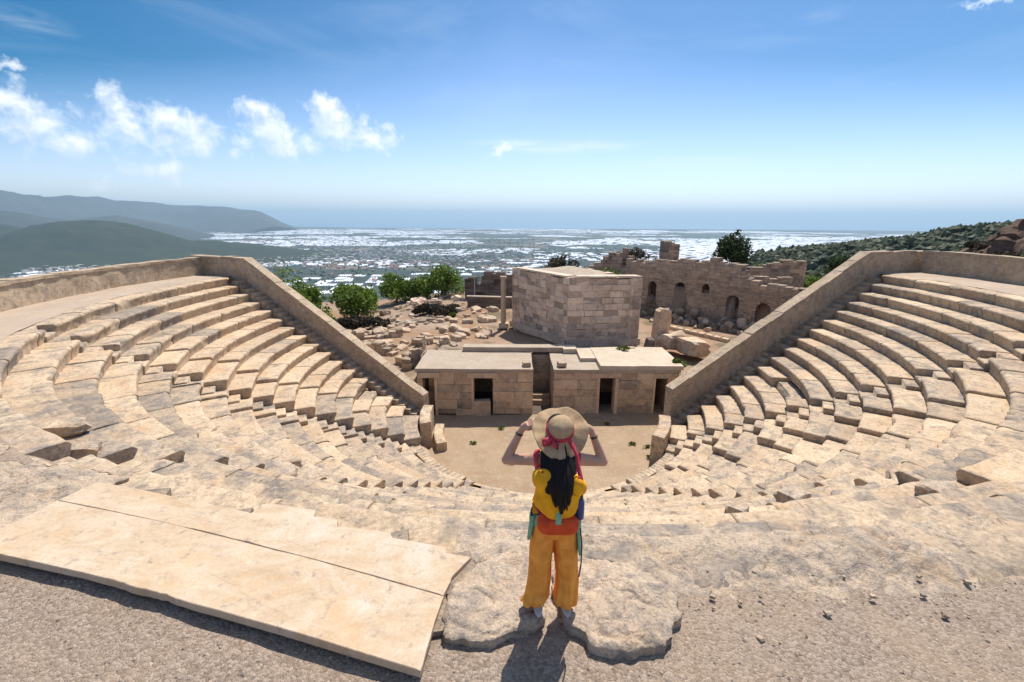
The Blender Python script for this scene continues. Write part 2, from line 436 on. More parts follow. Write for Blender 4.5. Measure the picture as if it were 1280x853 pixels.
# gravel path in the foreground
def build_gravel():
    xs = np.linspace(-14, 16, 300); ys = np.linspace(-9, 7.5, 165)
    X, Y = np.meshgrid(xs, ys, indexing='ij')
    r = np.hypot(X-CX, Y-CY)
    p = np.stack([X.ravel(), Y.ravel(), 0*X.ravel()], -1)
    z = (fbm(p*.7, 3)*.03+fbm(p*3.3, 2)*.012).reshape(X.shape)
    z = z-.9*sstep(19.3, 18.2, r)-.05*sstep(20.3, 19.4, r)
    v = np.stack([X, Y, z], -1); n, m = X.shape
    i, j = np.meshgrid(np.arange(n-1), np.arange(m-1), indexing='ij')
    keep = (r[:-1, :-1] > 18.2)
    f = np.stack([i*m+j, (i+1)*m+j, (i+1)*m+j+1, i*m+j+1], -1)[keep]
    tag(mesh_obj('gravel_path', v.reshape(-1, 3), f, M['gravel'], None, (0, 0, 0), True), kind='structure')
    # loose stones lying on it
    mb = MB(); base = np.array([(1,0,0),(-1,0,0),(0,1,0),(0,-1,0),(0,0,1),(0,0,-1)], float)
    F = [(0,2,4),(2,1,4),(1,3,4),(3,0,4),(2,0,5),(1,2,5),(3,1,5),(0,3,5)]
    cnt = 0
    while cnt < 10000:
        x = RNG.uniform(-5.5, 6.5); y = RNG.uniform(1.2, 4.3)
        if math.hypot(x-CX, y-CY) < 19.3: continue
        s = .003+.012*RNG.random()**4
        v = base*np.array((s*RNG.uniform(.8, 1.5), s*RNG.uniform(.8, 1.4), s*RNG.uniform(.5, .8)))+RNG.normal(0, s*.15, (6, 3))
        a = RNG.uniform(0, PI); ca, sa = math.cos(a), math.sin(a)
        v = v @ np.array([[ca, sa, 0], [-sa, ca, 0], [0, 0, 1]])
        zz = fbm(np.array([[x*.7, y*.7, 0]]), 3)[0]*.03+fbm(np.array([[x*3.3, y*3.3, 0]]), 2)[0]*.012
        mb.add(v+np.array((x, y, zz+s*.25-.05*float(sstep(20.3, 19.4, math.hypot(x-CX, y-CY))))), F, RNG.uniform(-.3, .25), RNG.uniform(0, .5)); cnt += 1
    o = mb.build('loose_gravel', M['pebble'], None, (0, 3, 0))
    tag(o, 'loose gravel strewn over the path in front', 'gravel', kind='stuff')
build_gravel()

# ------------------------------------------------------------------ cavea
STAIRS = (-30.5, -71.6, -115.5, -152.0)
def wear(th, k):
    th = np.asarray(th, float)
    w = .16+.72*sstep(-36, -64, th)*sstep(-150, -122, th)
    lw = sstep(-176+k*1.2, -150, th)*sstep(9, 1, k) if False else 0
    w = np.where(th < -150, .10+.30*sstep(7, 12, k)+.5*sstep(-178, -160, th)*sstep(5, 1, k), w)
    return np.clip(w, 0, 1)

def build_cavea():
    root = thing('theatre_seating', 'stone seating tiers of the ancient theatre curving around the orchestra', 'theatre seating', (CX, CY, -8.1))
    for k in range(18):
        R = R0-TREAD*k; z = -RISE*k; Rb = R+TREAD
        last = (k == 17)
        if last: R, Rb, z = 6.2, 6.75, -7.82
        a1, a0 = aR(max(R, 6.6)), aL(max(R, 6.6))
        if last: a1, a0 = -36, -158
        # cut into blocks
        cuts = [a1]; th = a1
        forced = sorted([s+e*.40/R*180/PI for s in STAIRS for e in (-1, 1)], reverse=True)
        while th > a0+.01:
            w = float(wear(th, k)); Lb = random.uniform(1.2, 2.6)*(1+.2*w)
            nt_ = th-Lb/R*180/PI
            for fc in forced:
                if nt_ < fc-.02 and th > fc+.02: nt_ = fc; break
            if nt_ < a0+.5/R*57.3: nt_ = a0
            cuts.append(nt_); th = nt_
        mb_v = []; mb_f = []; tnt = []; gry = []; nv = 0
        for b0, b1 in zip(cuts[:-1], cuts[1:]):
            mid = .5*(b0+b1); w = float(wear(mid, k))
            stair = any(abs(mid-s) < .36/R*180/PI for s in STAIRS)
            gap = random.uniform(.002, .012+.014*w)/R*57.3
            if random.random() < .85*w: gap *= .08
            near = math.hypot(CX+R*math.cos(R_(mid)), CY+R*math.sin(R_(mid)))
            step = .07 if near < 9 else (.1 if near < 16 else .15)
            n = max(3, int(abs(b0-b1)*PI/180*R/step)+1)
            ang = np.linspace(b0-gap, b1+gap, n)
            dz = random.uniform(-.007, .007)+random.gauss(0, .008)*w; dr = random.uniform(-.01, .014)+random.gauss(0, .025)*w
            tilt = random.gauss(0, .004)*w; ero = .52*float(sstep(-26, -50, mid)*sstep(-166, -142, mid))*float(sstep(1.5, 8, k))*(1 if not last else 0)
            miss = random.random() < .010*w+.008 and not last and k > 4
            if miss: dr += random.uniform(.15, .38); dz -= random.uniform(.05, .22)
            # profile (radius offset, height offset)
            if last:
                prof = [(.62, .20), (.46, .17), (.32, .09), (.2, 0), (.09, -.12), (0, -.26), (-.03, -.5)]
                edge = [0, .1, .3, .5, .8, 1, 1]
            elif stair:
                prof = [(TREAD+.12, 0), (TREAD, 0), (.56, 0), (.44, 0), (.42, -.02), (.43, -.21), (.3, -.22), (.04, -.23), (0, -.27), (.03, -.36), (.05, -.5)]
                edge = [0, 0, .2, .5, .6, .6, .5, .8, 1, .6, .3]
            else:
                u = .05*min(1, w*1.5+.3)
                prof = [(TREAD+.14, 0), (TREAD+.02, .0), (.62, 0), (.47, 0), (.32, 0), (.18, 0), (.08, 0), (.025+u*.3, -.012-u*.2), (0, -.05-u*.5), (.025, -.14), (.06, -.24), (.085, -.34), (.09, -.52)]
                edge = [0, 0, .1, .2, .3, .5, .8, 1, 1, .8, .6, .4, .3]
            m = len(prof)
            pr = np.array(prof); ed = np.array(edge)
            if k == 0: pr[0, 0] += .12; pr[0, 1] -= .25; pr[1, 0] += .04
            T, J = np.meshgrid(ang, np.arange(m), indexing='ij')
            rad = R+dr*ed[J]+pr[J, 0]; zz = z+dz+pr[J, 1]
            X = CX+rad*np.cos(np.radians(T)); Y = CY+rad*np.sin(np.radians(T))
            p3 = np.stack([X.ravel(), Y.ravel(), zz.ravel()], -1)
            f1 = fbm(p3*1.7, 4).reshape(X.shape); f2 = fbm(p3*5.2+31, 3).reshape(X.shape)
            sm = 1. if not stair else .6
            if k == 0:
                bk = (J < 2)*fbm(np.stack([X.ravel()*1.1, Y.ravel()*1.1, 0*X.ravel()], -1), 4).reshape(X.shape)
                rad = rad+bk*.55; zz = zz-(J == 1)*.05*w
            rad = rad+ed[J]*sm*(f1*(.015+.06*w)+f2*(.010+.035*w))
            chip = np.clip(f1+f2*.6-.22, 0, None)*ed[J]
            zz = zz+sm*(f1*(.004+.026*w)+f2*(.005+.022*w))-chip*(.12+.16*w)-ero
            rad = rad+chip*(.12+.26*w)
            zz = zz+tilt*(T-mid)*PI/180*R
            X = CX+rad*np.cos(np.radians(T)); Y = CY+rad*np.sin(np.radians(T))
            V = np.stack([X, Y, zz], -1).reshape(-1, 3)
            F = [(i*m+j, (i+1)*m+j, (i+1)*m+j+1, i*m+j+1) for i in range(n-1) for j in range(m-1)]
            # block ends
            e0 = len(V); ends = []
            for row in (0, n-1):
                bp = V[row*m+0].copy(); bp[2] = V[row*m+m-1][2]
                ends.append(bp)
            V = np.concatenate([V, np.array(ends)])
            F.append(tuple(range(0, m))+(e0,)); F.append(tuple(range((n-1)*m, n*m))[::-1]+(e0+1,))
            mb_v.append(V); mb_f += [tuple(int(q)+nv for q in ff) for ff in F]; nv += len(V)
            new = (mid < -152 and 4 <= k <= 10 and random.random() < .9) or (mid < -170 and random.random() < .5) or random.random() < .12
            g = (-.35 if new else random.choice((-.15, 0., .05, .12, .3)))+(.12*w if mid < -80 else 0)
            if mid < -120 and mid > -170 and not new: g += random.choice((0, .1, .25))
            if mid > -36: g += .05
            if random.random() < .09: g += .22
            t = random.uniform(-.1, .07)
            tnt += [t]*len(F); gry += [g]*len(F)
        V = shear(np.concatenate(mb_v))
        o = mesh_obj('seat_row' if not last else 'orchestra_kerb', V, mb_f, M['seat'], root, None, False, tnt, gry)
        me = o.data
        me.polygons.foreach_set('use_smooth', [len(p.vertices) == 4 for p in me.polygons])
    # podium face of the lowest row down to the orchestra
    R = R0-TREAD*16+.08
    for (b0, b1) in ((aR(6.65), -62), (-122, aL(6.65))):
        mb = MB(); ang = np.linspace(b0, b1, 26)
        for q0, q1 in zip(ang[:-1], ang[1:]):
            a, b = q0-.2*np.sign(b0-b1), q1
            o8 = []
            for zz in (-8.35, -7.42):
                for rr in (R, R+.4):
                    for t in (a, b): o8.append(P3(rr+random.uniform(-.01, .01), t, zz))
            mb.hexa(shear(o8), random.uniform(-.1, .05), random.uniform(0, .2))
        mb.build('podium_face', M['seat'], root)
    # walkway behind the top row, left and right
    for nm, b0, b1 in (('walkway', aR(19.5)+2, -38), ('walkway', -139, aL(19.5)-2)):
        n = int(abs(b1-b0)*1.6); m = 14
        T, Rr = np.meshgrid(np.linspace(b0, b1, n), np.linspace(R0+.6, 22.4, m), indexing='ij')
        X = CX+Rr*np.cos(np.radians(T)); Y = CY+Rr*np.sin(np.radians(T))
        p = np.stack([X.ravel(), Y.ravel(), 0*X.ravel()], -1)
        Z = .0+fbm(p*.6, 3)*.03+fbm(p*2.5, 2)*.012
        V = shear(np.stack([X.ravel(), Y.ravel(), Z], -1))
        F = [(i*m+j, (i+1)*m+j, (i+1)*m+j+1, i*m+j+1) for i in range(n-1) for j in range(m-1)]
        mesh_obj(nm, V, F, M['walk'], root, None, True)
    # steps that climb beside the two end walls
    for A, B, nrm in ((LE0, LE1, np.array((.323, .946))), (RE0, RE1, np.array((-.289, .957)))):
        mb = MB(); d = (B-A)/np.linalg.norm(B-A); L_ = np.linalg.norm(B-A)
        ns = 32
        for s in range(ns):
            c = A+d*(L_*(s+.5)/ns)+nrm*.42
            zt = -7.04*(s+.9)/ns
            mb.box((c[0], c[1], zt-.3+SH*c[0]), (L_/ns*1.04, .86, .6), math.atan2(d[1], d[0]), random.uniform(-.2, 0), random.uniform(.1, .4), .012)
        mb.build('stairway', M['seat'], root)
build_cavea()

# ------------------------------------------------------------------ walls of the theatre
def strip_wall(name, pts, base, top, thick, mat, parent, step=.25, cap=None, amp=.028):
    """wall along a plan polyline: base(s), top(s) heights; outward side = left of the path"""
    pts = [np.array(p, float) for p in pts]
    seg = [np.linalg.norm(b-a) for a, b in zip(pts[:-1], pts[1:])]; tot = sum(seg)
    n = max(2, int(tot/step)); S = np.linspace(0, tot, n+1)
    def at(s):
        for a, b, l in zip(pts[:-1], pts[1:], seg):
            if s <= l+1e-9: return a+(b-a)*(s/l), (b-a)/l
            s -= l
        return pts[-1], (pts[-1]-pts[-2])/seg[-1]
    rows = []
    for s in S:
        p, d = at(min(s, tot)); _, d2 = at(max(0, s-step*.6)); d = (d+d2); d /= np.linalg.norm(d)
        nn = np.array((-d[1], d[0]))
        zb, zt = base(s), top(s)
        ring = []
        nz = 7
        for q in range(nz): ring.append((*(p), zb+(zt-zb)*q/(nz-1)))
        for q in range(nz): ring.append((*(p+nn*thick), zt+(zb-zt)*q/(nz-1)))
        rows.append(ring)
    P = np.array(rows); sh = P.shape
    q = P.reshape(-1, 3); 
    nz_ = fbm(q*2.2, 4); dirn = np.tile(np.array([-1.]*7+[1.]*7), sh[0])
    nx = np.repeat(np.array([(-(at(min(s, tot))[1])[1], (at(min(s, tot))[1])[0], 0) for s in S]), 14, 0)
    q = q+nx*(dirn*nz_*amp*2)[:, None]
    q[:, 2] += np.where(np.tile(np.array(([0]*6+[1])+([1]+[0]*6)), sh[0]) > 0, fbm(q*1.3+9, 3)*amp*1.5, 0)
    mb = MB(); mb.grid(q.reshape(sh), True)
    m = sh[1]; mb.add(q[:m], [tuple(range(m))]); mb.add(q[-m:], [tuple(range(m))[::-1]])
    return mb.build(name, mat, parent)
def coping(name, pts, top, thick, mat, parent, over=.05, h=.1):
    mb = MB(); pts = [np.array(p, float) for p in pts]
    seg = [np.linalg.norm(b-a) for a, b in zip(pts[:-1], pts[1:])]; s0 = 0
    for a, b, l in zip(pts[:-1], pts[1:], seg):
        d = (b-a)/l; nn = np.array((-d[1], d[0])); s = 0
        while s < l-.02:
            e = min(l, s+random.uniform(.7, 1.15))
            if l-e < .35: e = l
            v = []
            j = random.uniform(-.03, .02)
            for zz in (.004-.03, h):
                for o_ in (-over, thick+over):
                    for q in (s+.006, e-.006):
                        p = a+d*q+nn*(o_+random.uniform(-.02, .02)); v.append((p[0], p[1], top(s0+q)+zz+j+random.uniform(-.015, .015)))
            mb.hexa(v, random.uniform(-.08, .06), random.uniform(-.1, .15)); s = e
        s0 += l
    return mb.build(name, mat, parent)

def arc(r, t0, t1, n): return [(CX+r*math.cos(R_(t)), CY+r*math.sin(R_(t))) for t in np.linspace(t0, t1, n)]
# left parapet: round the left side (angles decrease as the path runs away from the camera)
ptsL = arc(22.2, -128, 164.5-360, 30)
lp = thing('parapet_wall', 'curved cream parapet along the left walkway, above the plain', 'parapet wall', (-20.5, 20, -.3))
# the path runs so that the outward side is on its right: reverse it
def zpar(pts, h, ext=None):
    cum = [0]
    for a, b in zip(pts[:-1], pts[1:]): cum.append(cum[-1]+math.hypot(b[0]-a[0], b[1]-a[1]))
    xs = [p[0] for p in pts]
    return lambda s: h+SH*np.interp(s, cum, xs)
pl = ptsL[::-1]
strip_wall('wall', pl, zpar(pl, -.7), zpar(pl, .98), .5, M['render'], lp)
coping('coping', pl, zpar(pl, .98), .5, M['render'], lp)
rp = thing('parapet_wall', 'curved tan parapet along the right walkway, under the reddish rock mound', 'parapet wall', (23, 24, .2))
prr = arc(22.35, 8.6, -60, 30)[::-1]
strip_wall('wall', prr, zpar(prr, -.7), zpar(prr, 1.1), .5, M['render'], rp)
coping('coping', prr, zpar(prr, 1.1), .5, M['render'], rp)

# analemma walls: short level piece, then the slope down to the stage
def analemma(label, pc, ps, pe, z0, z1, zb0, zb1, flip, loc):
    t = thing('retaining_wall', label, 'retaining wall', loc)
    pts = [pc, ps, pe]
    l1 = math.hypot(ps[0]-pc[0], ps[1]-pc[1]); l2 = math.hypot(pe[0]-ps[0], pe[1]-ps[1]); Lt = l1+l2
    top = lambda s: z0 if s < l1 else z0+(z1-z0)*(s-l1)/l2
    bas = lambda s: zb0 if s < l1 else zb0+(zb1-zb0)*(s-l1)/l2
    if flip:
        pts = pts[::-1]; tp, bs = top, bas
        top = lambda s: tp(Lt-s); bas = lambda s: bs(Lt-s)
    strip_wall('wall', pts, bas, top, .55, M['render'], t)
    coping('coping', pts, top, .55, M['render'], t, .03, .09)
    return t
analemma('long cream retaining wall sloping down from left corner to the stage', (-20.3, 29.05), (-15.85, 27.10), (-4.86, 23.42), .78, -6.35, -1.2, -8.3, False, (-11, 26, -4))
analemma('long brownish retaining wall sloping down from right corner to the stage', (24.3, 26.75), (19.7, 25.5), (8.32, 22.12), 1.42, -5.42, -.9, -8.3, True, (14, 24, -3))

# ------------------------------------------------------------------ orchestra
def build_orchestra():
    xs = np.linspace(-7, 10.6, 90); ys = np.linspace(15.2, 26.5, 60)
    X, Y = np.meshgrid(xs, ys, indexing='ij'); p = np.stack([X.ravel(), Y.ravel(), 0*X.ravel()], -1)
    Z = (-8.12+fbm(p*.5, 3)*.05+fbm(p*2.3, 2)*.02).reshape(X.shape)
    r = np.hypot(X-CX, Y-CY); Z = Z-.0*r
    n, m = X.shape
    F = [(i*m+j, (i+1)*m+j, (i+1)*m+j+1, i*m+j+1) for i in range(n-1) for j in range(m-1)]
    tag(mesh_obj('orchestra_floor', shear(np.stack([X, Y, Z], -1)), F, M['orch'], None, (0, 0, 0), True), kind='structure')
build_orchestra()

# ------------------------------------------------------------------ ashlar walls
def cells(u0, u1, z0, z1, holes, courses, lens, rnd):
    """rows of blocks avoiding openings: list of (ua, ub, za, zb)"""
    out = []; z = z0
    while z < z1-.02:
        h = rnd.uniform(*courses); zt = z+h
        for (a, b, c, d) in holes:
            for e in (c, d):
                if z+.06 < e < zt-.06: zt = e
        if z1-zt < courses[0]*.4: zt = z1
        zm = .5*(z+zt)
        spans = [(u0, u1)]
        for (a, b, c, d) in holes:
            if c < zm < d:
                ns = []
                for (p, q) in spans:
                    if b <= p or a >= q: ns.append((p, q)); continue
                    if a > p: ns.append((p, a))
                    if b < q: ns.append((b, q))
                spans = ns
        for (p, q) in spans:
            u = p
            while u < q-.01:
                e = u+rnd.uniform(*lens)
                if q-e < lens[0]*.5: e = q
                out.append((u, e, z, zt)); u = e
        z = zt
    return out
def ashlar(name, A, B, z0, z1, thick, mat, parent, holes=(), courses=(.4, .6), lens=(.5, 1.3), top=None, gap=.012, rough=.015, seed=1, arched=(), loc=None, bs=1.0, greyb=0.):
    """A->B plan line of the front face; the wall's body lies to its left"""
    rnd = random.Random(seed); A = np.array(A, float); B = np.array(B, float); Lw = np.linalg.norm(B-A)
    d = (B-A)/Lw; nn = np.array((-d[1], d[0])); mb = MB()
    hl = list(holes)
    for (a, b, c, e) in arched:      # arched head: stepped voids close to a round arch
        r = (b-a)/2; m = (a+b)/2; sp = e-r; hl.append((a, b, c, sp))
        for q in range(4):
            zz = sp+r*q/4; hw = math.sqrt(max(0, r*r-(r*(q+.5)/4)**2)); hl.append((m-hw, m+hw, zz, sp+r*(q+1)/4))
    def bx(ua, ub, za, zb, f0, f1, t, g, jit):
        v = []
        for zz in (za, zb):
            for o_ in (f0, f1):
                for u in (ua, ub):
                    p = A+d*(u+rnd.uniform(-jit, jit))+nn*(o_+rnd.uniform(-jit, jit)); v.append((p[0], p[1], zz+rnd.uniform(-jit, jit)))
        mb.hexa(v, t, g)
    for (ua, ub, za, zb) in cells(0, Lw, z0, z1, hl, courses, lens, rnd):
        if top is not None:
            tz = top(.5*(ua+ub))
            if za > tz: continue
            zb2 = min(zb, tz+rnd.uniform(-.1, .12))
            if zb2 <= za+.05: continue
            zb = zb2
        t = rnd.uniform(-.2, .12)*bs; g = greyb+rnd.choice((-.25, -.1, 0, .1, .3, .45))*bs
        bx(ua, ub, za, zb, .05, thick-.05, t-.25, g+.2, 0)
        bx(ua+gap*.5, ub-gap*.5, za+gap*.5, zb-gap*.5, rnd.uniform(-rough, rough*1.6), thick-rnd.uniform(-rough, rough), t, g, rough*.5)
    return mb.build(name, mat, parent, loc)

# ------------------------------------------------------------------ stage building
def build_stage():
    t = thing('stage_building', 'low stone stage building with four dark doorways and flat slab roof', 'stage building', (2.2, 25.1, -8.1))
    y0, zb, zt = 25.1, -8.25, -5.47
    def wl(xa, xb, seed, zt_=zt, **k): return ashlar('wall', (xa, y0), (xb, y0), zb, zt_, .65, M['ashlar'], t, seed=seed, courses=(.42, .72), lens=(.6, 1.5), rough=.03, gap=.022, **k)
    wl(-4.40, -2.36, 3); wl(-1.12, 1.25, 4); wl(2.45, 5.02, 5); wl(6.22, 8.32, 6); wl(9.12, 9.75, 7)
    wl(-5.55, -5.22, 8)
    ashlar('side_wall', (9.75, y0+.66), (9.75, 29.3), zb, zt, .6, M['ashlar'], t, seed=9, courses=(.4, .7))
    ashlar('side_wall', (-5.0, 29.3), (-5.0, y0+.66), zb, zt, .6, M['ashlar'], t, seed=10, courses=(.4, .7))
    ashlar('passage_wall', (1.25, y0+.67), (1.25, 28.6), zb, zt, .5, M['ashlar'], t, seed=12, courses=(.4, .7))
    m = MB(); m.box((2.72, 27.2, -6.93), (.5, 2.8, 2.7), 0, -.1, .2); m.build('passage_wall', M['ashlar'], t)
    ashlar('back_wall', (-4.9, 28.7), (9.7, 28.7), zb, zt, .5, M['ashlar'], t, seed=14, courses=(.4, .7))
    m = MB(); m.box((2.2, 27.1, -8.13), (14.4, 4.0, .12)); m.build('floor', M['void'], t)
    # lintels and jambs
    for xa, xb, pr in ((-5.45, -4.2, .16), (-2.6, -.85, .16), (4.85, 6.38, .04), (8.2, 9.3, .04)):
        m = MB(); m.box(((xa+xb)/2, y0+.32-pr/2, -5.625), (xb-xa, .66+pr, .30), 0, random.uniform(-.05, .05), -.1, .012); m.build('lintel', M['ashlar'], t)
    for xa, xb in ((-4.52, -4.38), (-2.38, -2.24), (5.0, 5.16), (6.06, 6.24), (8.30, 8.42)):
        m = MB(); m.box(((xa+xb)/2, y0+.3, -6.98), (xb-xa, .72, 2.38), 0, .08, -.3, .008); m.build('door_jamb', M['ashlar'], t)
    # fallen block in the second doorway and the threshold steps
    m = MB(); m.box((-1.75, y0+.1, -7.72), (1.0, .5, .95), .1, -.05, .1, .05); m.build('blocking_stone', M['ashlar'], t)
    m = MB()
    for q in range(2): m.box((1.86, y0+1.6+q*.45, -8.0+q*.2), (1.1, .45, .4), 0, -.3, .3, .03)
    m.build('threshold_step', M['ashlar'], t)
    # roof: screed slabs left and right, strip along the back, pale raised slab
    def slab(name, x0, x1, ya, yb, za, zb_, mat, jit=.02):
        mb = MB(); nx = max(2, int((x1-x0)/.35)); ny = max(2, int((yb-ya)/.35))
        X, Y = np.meshgrid(np.linspace(x0, x1, nx+1), np.linspace(ya, yb, ny+1), indexing='ij')
        p = np.stack([X.ravel(), Y.ravel(), 0*X.ravel()], -1)
        ex = ((X == x0) | (X == x1) | (Y == ya) | (Y == yb))
        jx = fbm(p*1.6+3, 3).reshape(X.shape)*jit*2.2*ex; jy = fbm(p*1.6+8, 3).reshape(X.shape)*jit*2.2*ex
        Z = zb_+fbm(p*1.1, 3).reshape(X.shape)*jit
        top = np.stack([X+jx, Y+jy, Z], -1)
        mb.grid(top)
        per = [(i, 0) for i in range(nx+1)]+[(nx, j) for j in range(1, ny+1)]+[(i, ny) for i in range(nx-1, -1, -1)]+[(0, j) for j in range(ny-1, 0, -1)]
        ring = np.array([top[i, j] for i, j in per]); low = ring.copy(); low[:, 2] = za
        mb.grid(np.stack([low, ring]), True); mb.add(low, [tuple(range(len(low)))[::-1]])
        return mb.build(name, mat, t)
    slab('roof_slab', -5.6, 1.22, y0-.08, 28.9, -5.46, -5.24, M['roof'])
    slab('roof_slab', 2.42, 9.82, y0-.05, 28.3, -5.46, -5.26, M['roof'])
    slab('roof_step', 5.15, 9.95, y0-.06, 29.1, -5.262, -5.02, M['roofw'], .012)
    slab('roof_step', 4.2, 5.13, 26.6, 29.1, -5.262, -5.04, M['roofw'], .012)
    slab('roof_beam', -3.2, 3.3, 28.55, 29.35, -5.24, -4.93, M['roof'], .012)
    slab('roof_beam', 3.32, 4.18, 28.3, 29.3, -5.26, -4.95, M['roofw'], .012)
    for x, y in ((.85, 25.6), (2.95, 25.6), (7.9, 28.9)):
        m = MB(); m.box((x, y, -5.10), (.45, .4, .26), .2, -.1, .2, .03); m.build('roof_block', M['ashlar'], t)
build_stage()

# ------------------------------------------------------------------ square masonry building behind the stage
def build_tower():
    t = thing('masonry_building', 'tall pale ashlar block building with flat rubble top behind the stage', 'ancient building', (4.5, 34, -5.4))
    P = [(0., 37.3), (3.86, 31.1), (9.05, 31.6), (6.2, 38.6)]
    zb, zt = -5.9, -.78
    jag = lambda s: zt+.16*math.sin(s*1.9)+.1*math.sin(s*5.1)
    ashlar('wall', P[0], P[1], zb, zt+.1, .8, M['tower'], t, seed=21, courses=(.34, .55), lens=(.45, 1.4), top=lambda u: zt+(.35 if u < .5 else 0)+.07*math.sin(u*4), rough=.05, gap=.02, bs=.75)
    ashlar('wall', P[1], P[2], zb, zt+.4, .8, M['tower'], t, seed=22, courses=(.34, .55), lens=(.45, 1.4), top=lambda u: zt+(.35 if u > 4.85 else 0)+.07*math.sin(u*3), rough=.05, gap=.02, bs=.75)
    ashlar('wall', P[2], P[3], zb, zt, .8, M['tower'], t, seed=23, courses=(.42, .55), top=jag, rough=.02)
    ashlar('wall', P[3], P[0], zb, zt, .8, M['tower'], t, seed=24, courses=(.42, .55), top=jag, rough=.02)
    # rubble fill
    g = 16; V = []
    for i in range(g+1):
        for j in range(g+1):
            u, v = i/g, j/g
            p = (np.array(P[0])*(1-u)+np.array(P[1])*u)*(1-v)+(np.array(P[3])*(1-u)+np.array(P[2])*u)*v
            c = np.mean(np.array(P), 0); p = c+(p-c)*.9
            V.append((p[0], p[1], zt-.12+.5*math.exp(-((u-.35)**2+(v-.55)**2)*9)+.1*mnoise.noise(Vector((p[0]*.9, p[1]*.9, 0)))))
    F = [(i*(g+1)+j, (i+1)*(g+1)+j, (i+1)*(g+1)+j+1, i*(g+1)+j+1) for i in range(g) for j in range(g)]
    mesh_obj('rubble_fill', V, F, M['roof'], t, None, True)
    # coping stones on the two front faces
    for A, B, z in ((P[0], P[1], zt), (P[1], P[2], zt)):
        A = np.array(A); B = np.array(B); l = np.linalg.norm(B-A); d = (B-A)/l; nn = np.array((-d[1], d[0])); m = MB(); s = .6
        while s < l-.3:
            e = min(l-.25, s+random.uniform(.7, 1.4)); c = A+d*(s+e)/2+nn*.36
            m.box((c[0], c[1], zt+.11), (e-s-.02, .8, .12), math.atan2(d[1], d[0]), .12, -.3, .012); s = e
        m.build('coping', M['roofw'], t)
    # plinth courses
    m = MB()
    for A, B in ((P[0], P[1]), (P[1], P[2])):
        A = np.array(A); B = np.array(B); d = (B-A)/np.linalg.norm(B-A); nn = np.array((-d[1], d[0])); c = (A+B)/2-nn*.08
        m.box((c[0], c[1], -5.3), (np.linalg.norm(B-A)+.1, .3, .5), math.atan2(d[1], d[0]), -.1, .2, .02)
    m.build('plinth', M['tower'], t)
build_tower()

# ------------------------------------------------------------------ rocks
def rock_mesh(name, seed, boxy=.6, sub=3, rough=.16):
    bm = bmesh.new(); bmesh.ops.create_icosphere(bm, subdivisions=sub, radius=1)
    for v in bm.verts:
        c = v.co.copy(); mx = max(abs(c.x), abs(c.y), abs(c.z)); cube = c/mx
        c = c.lerp(cube, boxy)*.72
        n = mnoise.fractal(c*1.2+Vector((seed*7.1, 0, 0)), 1., 2., 4)
        v.co = c*(1+n*rough*1.6)
    me = bpy.data.meshes.new(name); bm.to_mesh(me); bm.free(); return me
ROCKS = [rock_mesh('rock', s, random.uniform(.7, 1.0), 3, random.uniform(.1, .2)) for s in range(10)]
def rock(name, loc, size, label, cat, group=None, mat='ruin', rot=None, i=None, tilt=.15):
    me = ROCKS[random.randrange(10) if i is None else i]
    key = me.name+mat
    if key not in bpy.data.meshes:
        q = me.copy(); q.name = key; q.materials.append(M[mat])
    o = bpy.data.objects.new(name, bpy.data.meshes[key]); o.location = loc; o.scale = [s/2/.72 for s in size]
    o.rotation_euler = (random.uniform(-tilt, tilt), random.uniform(-tilt, tilt), rot if rot is not None else random.uniform(0, PI))
    link(o); return tag(o, label, cat, group)

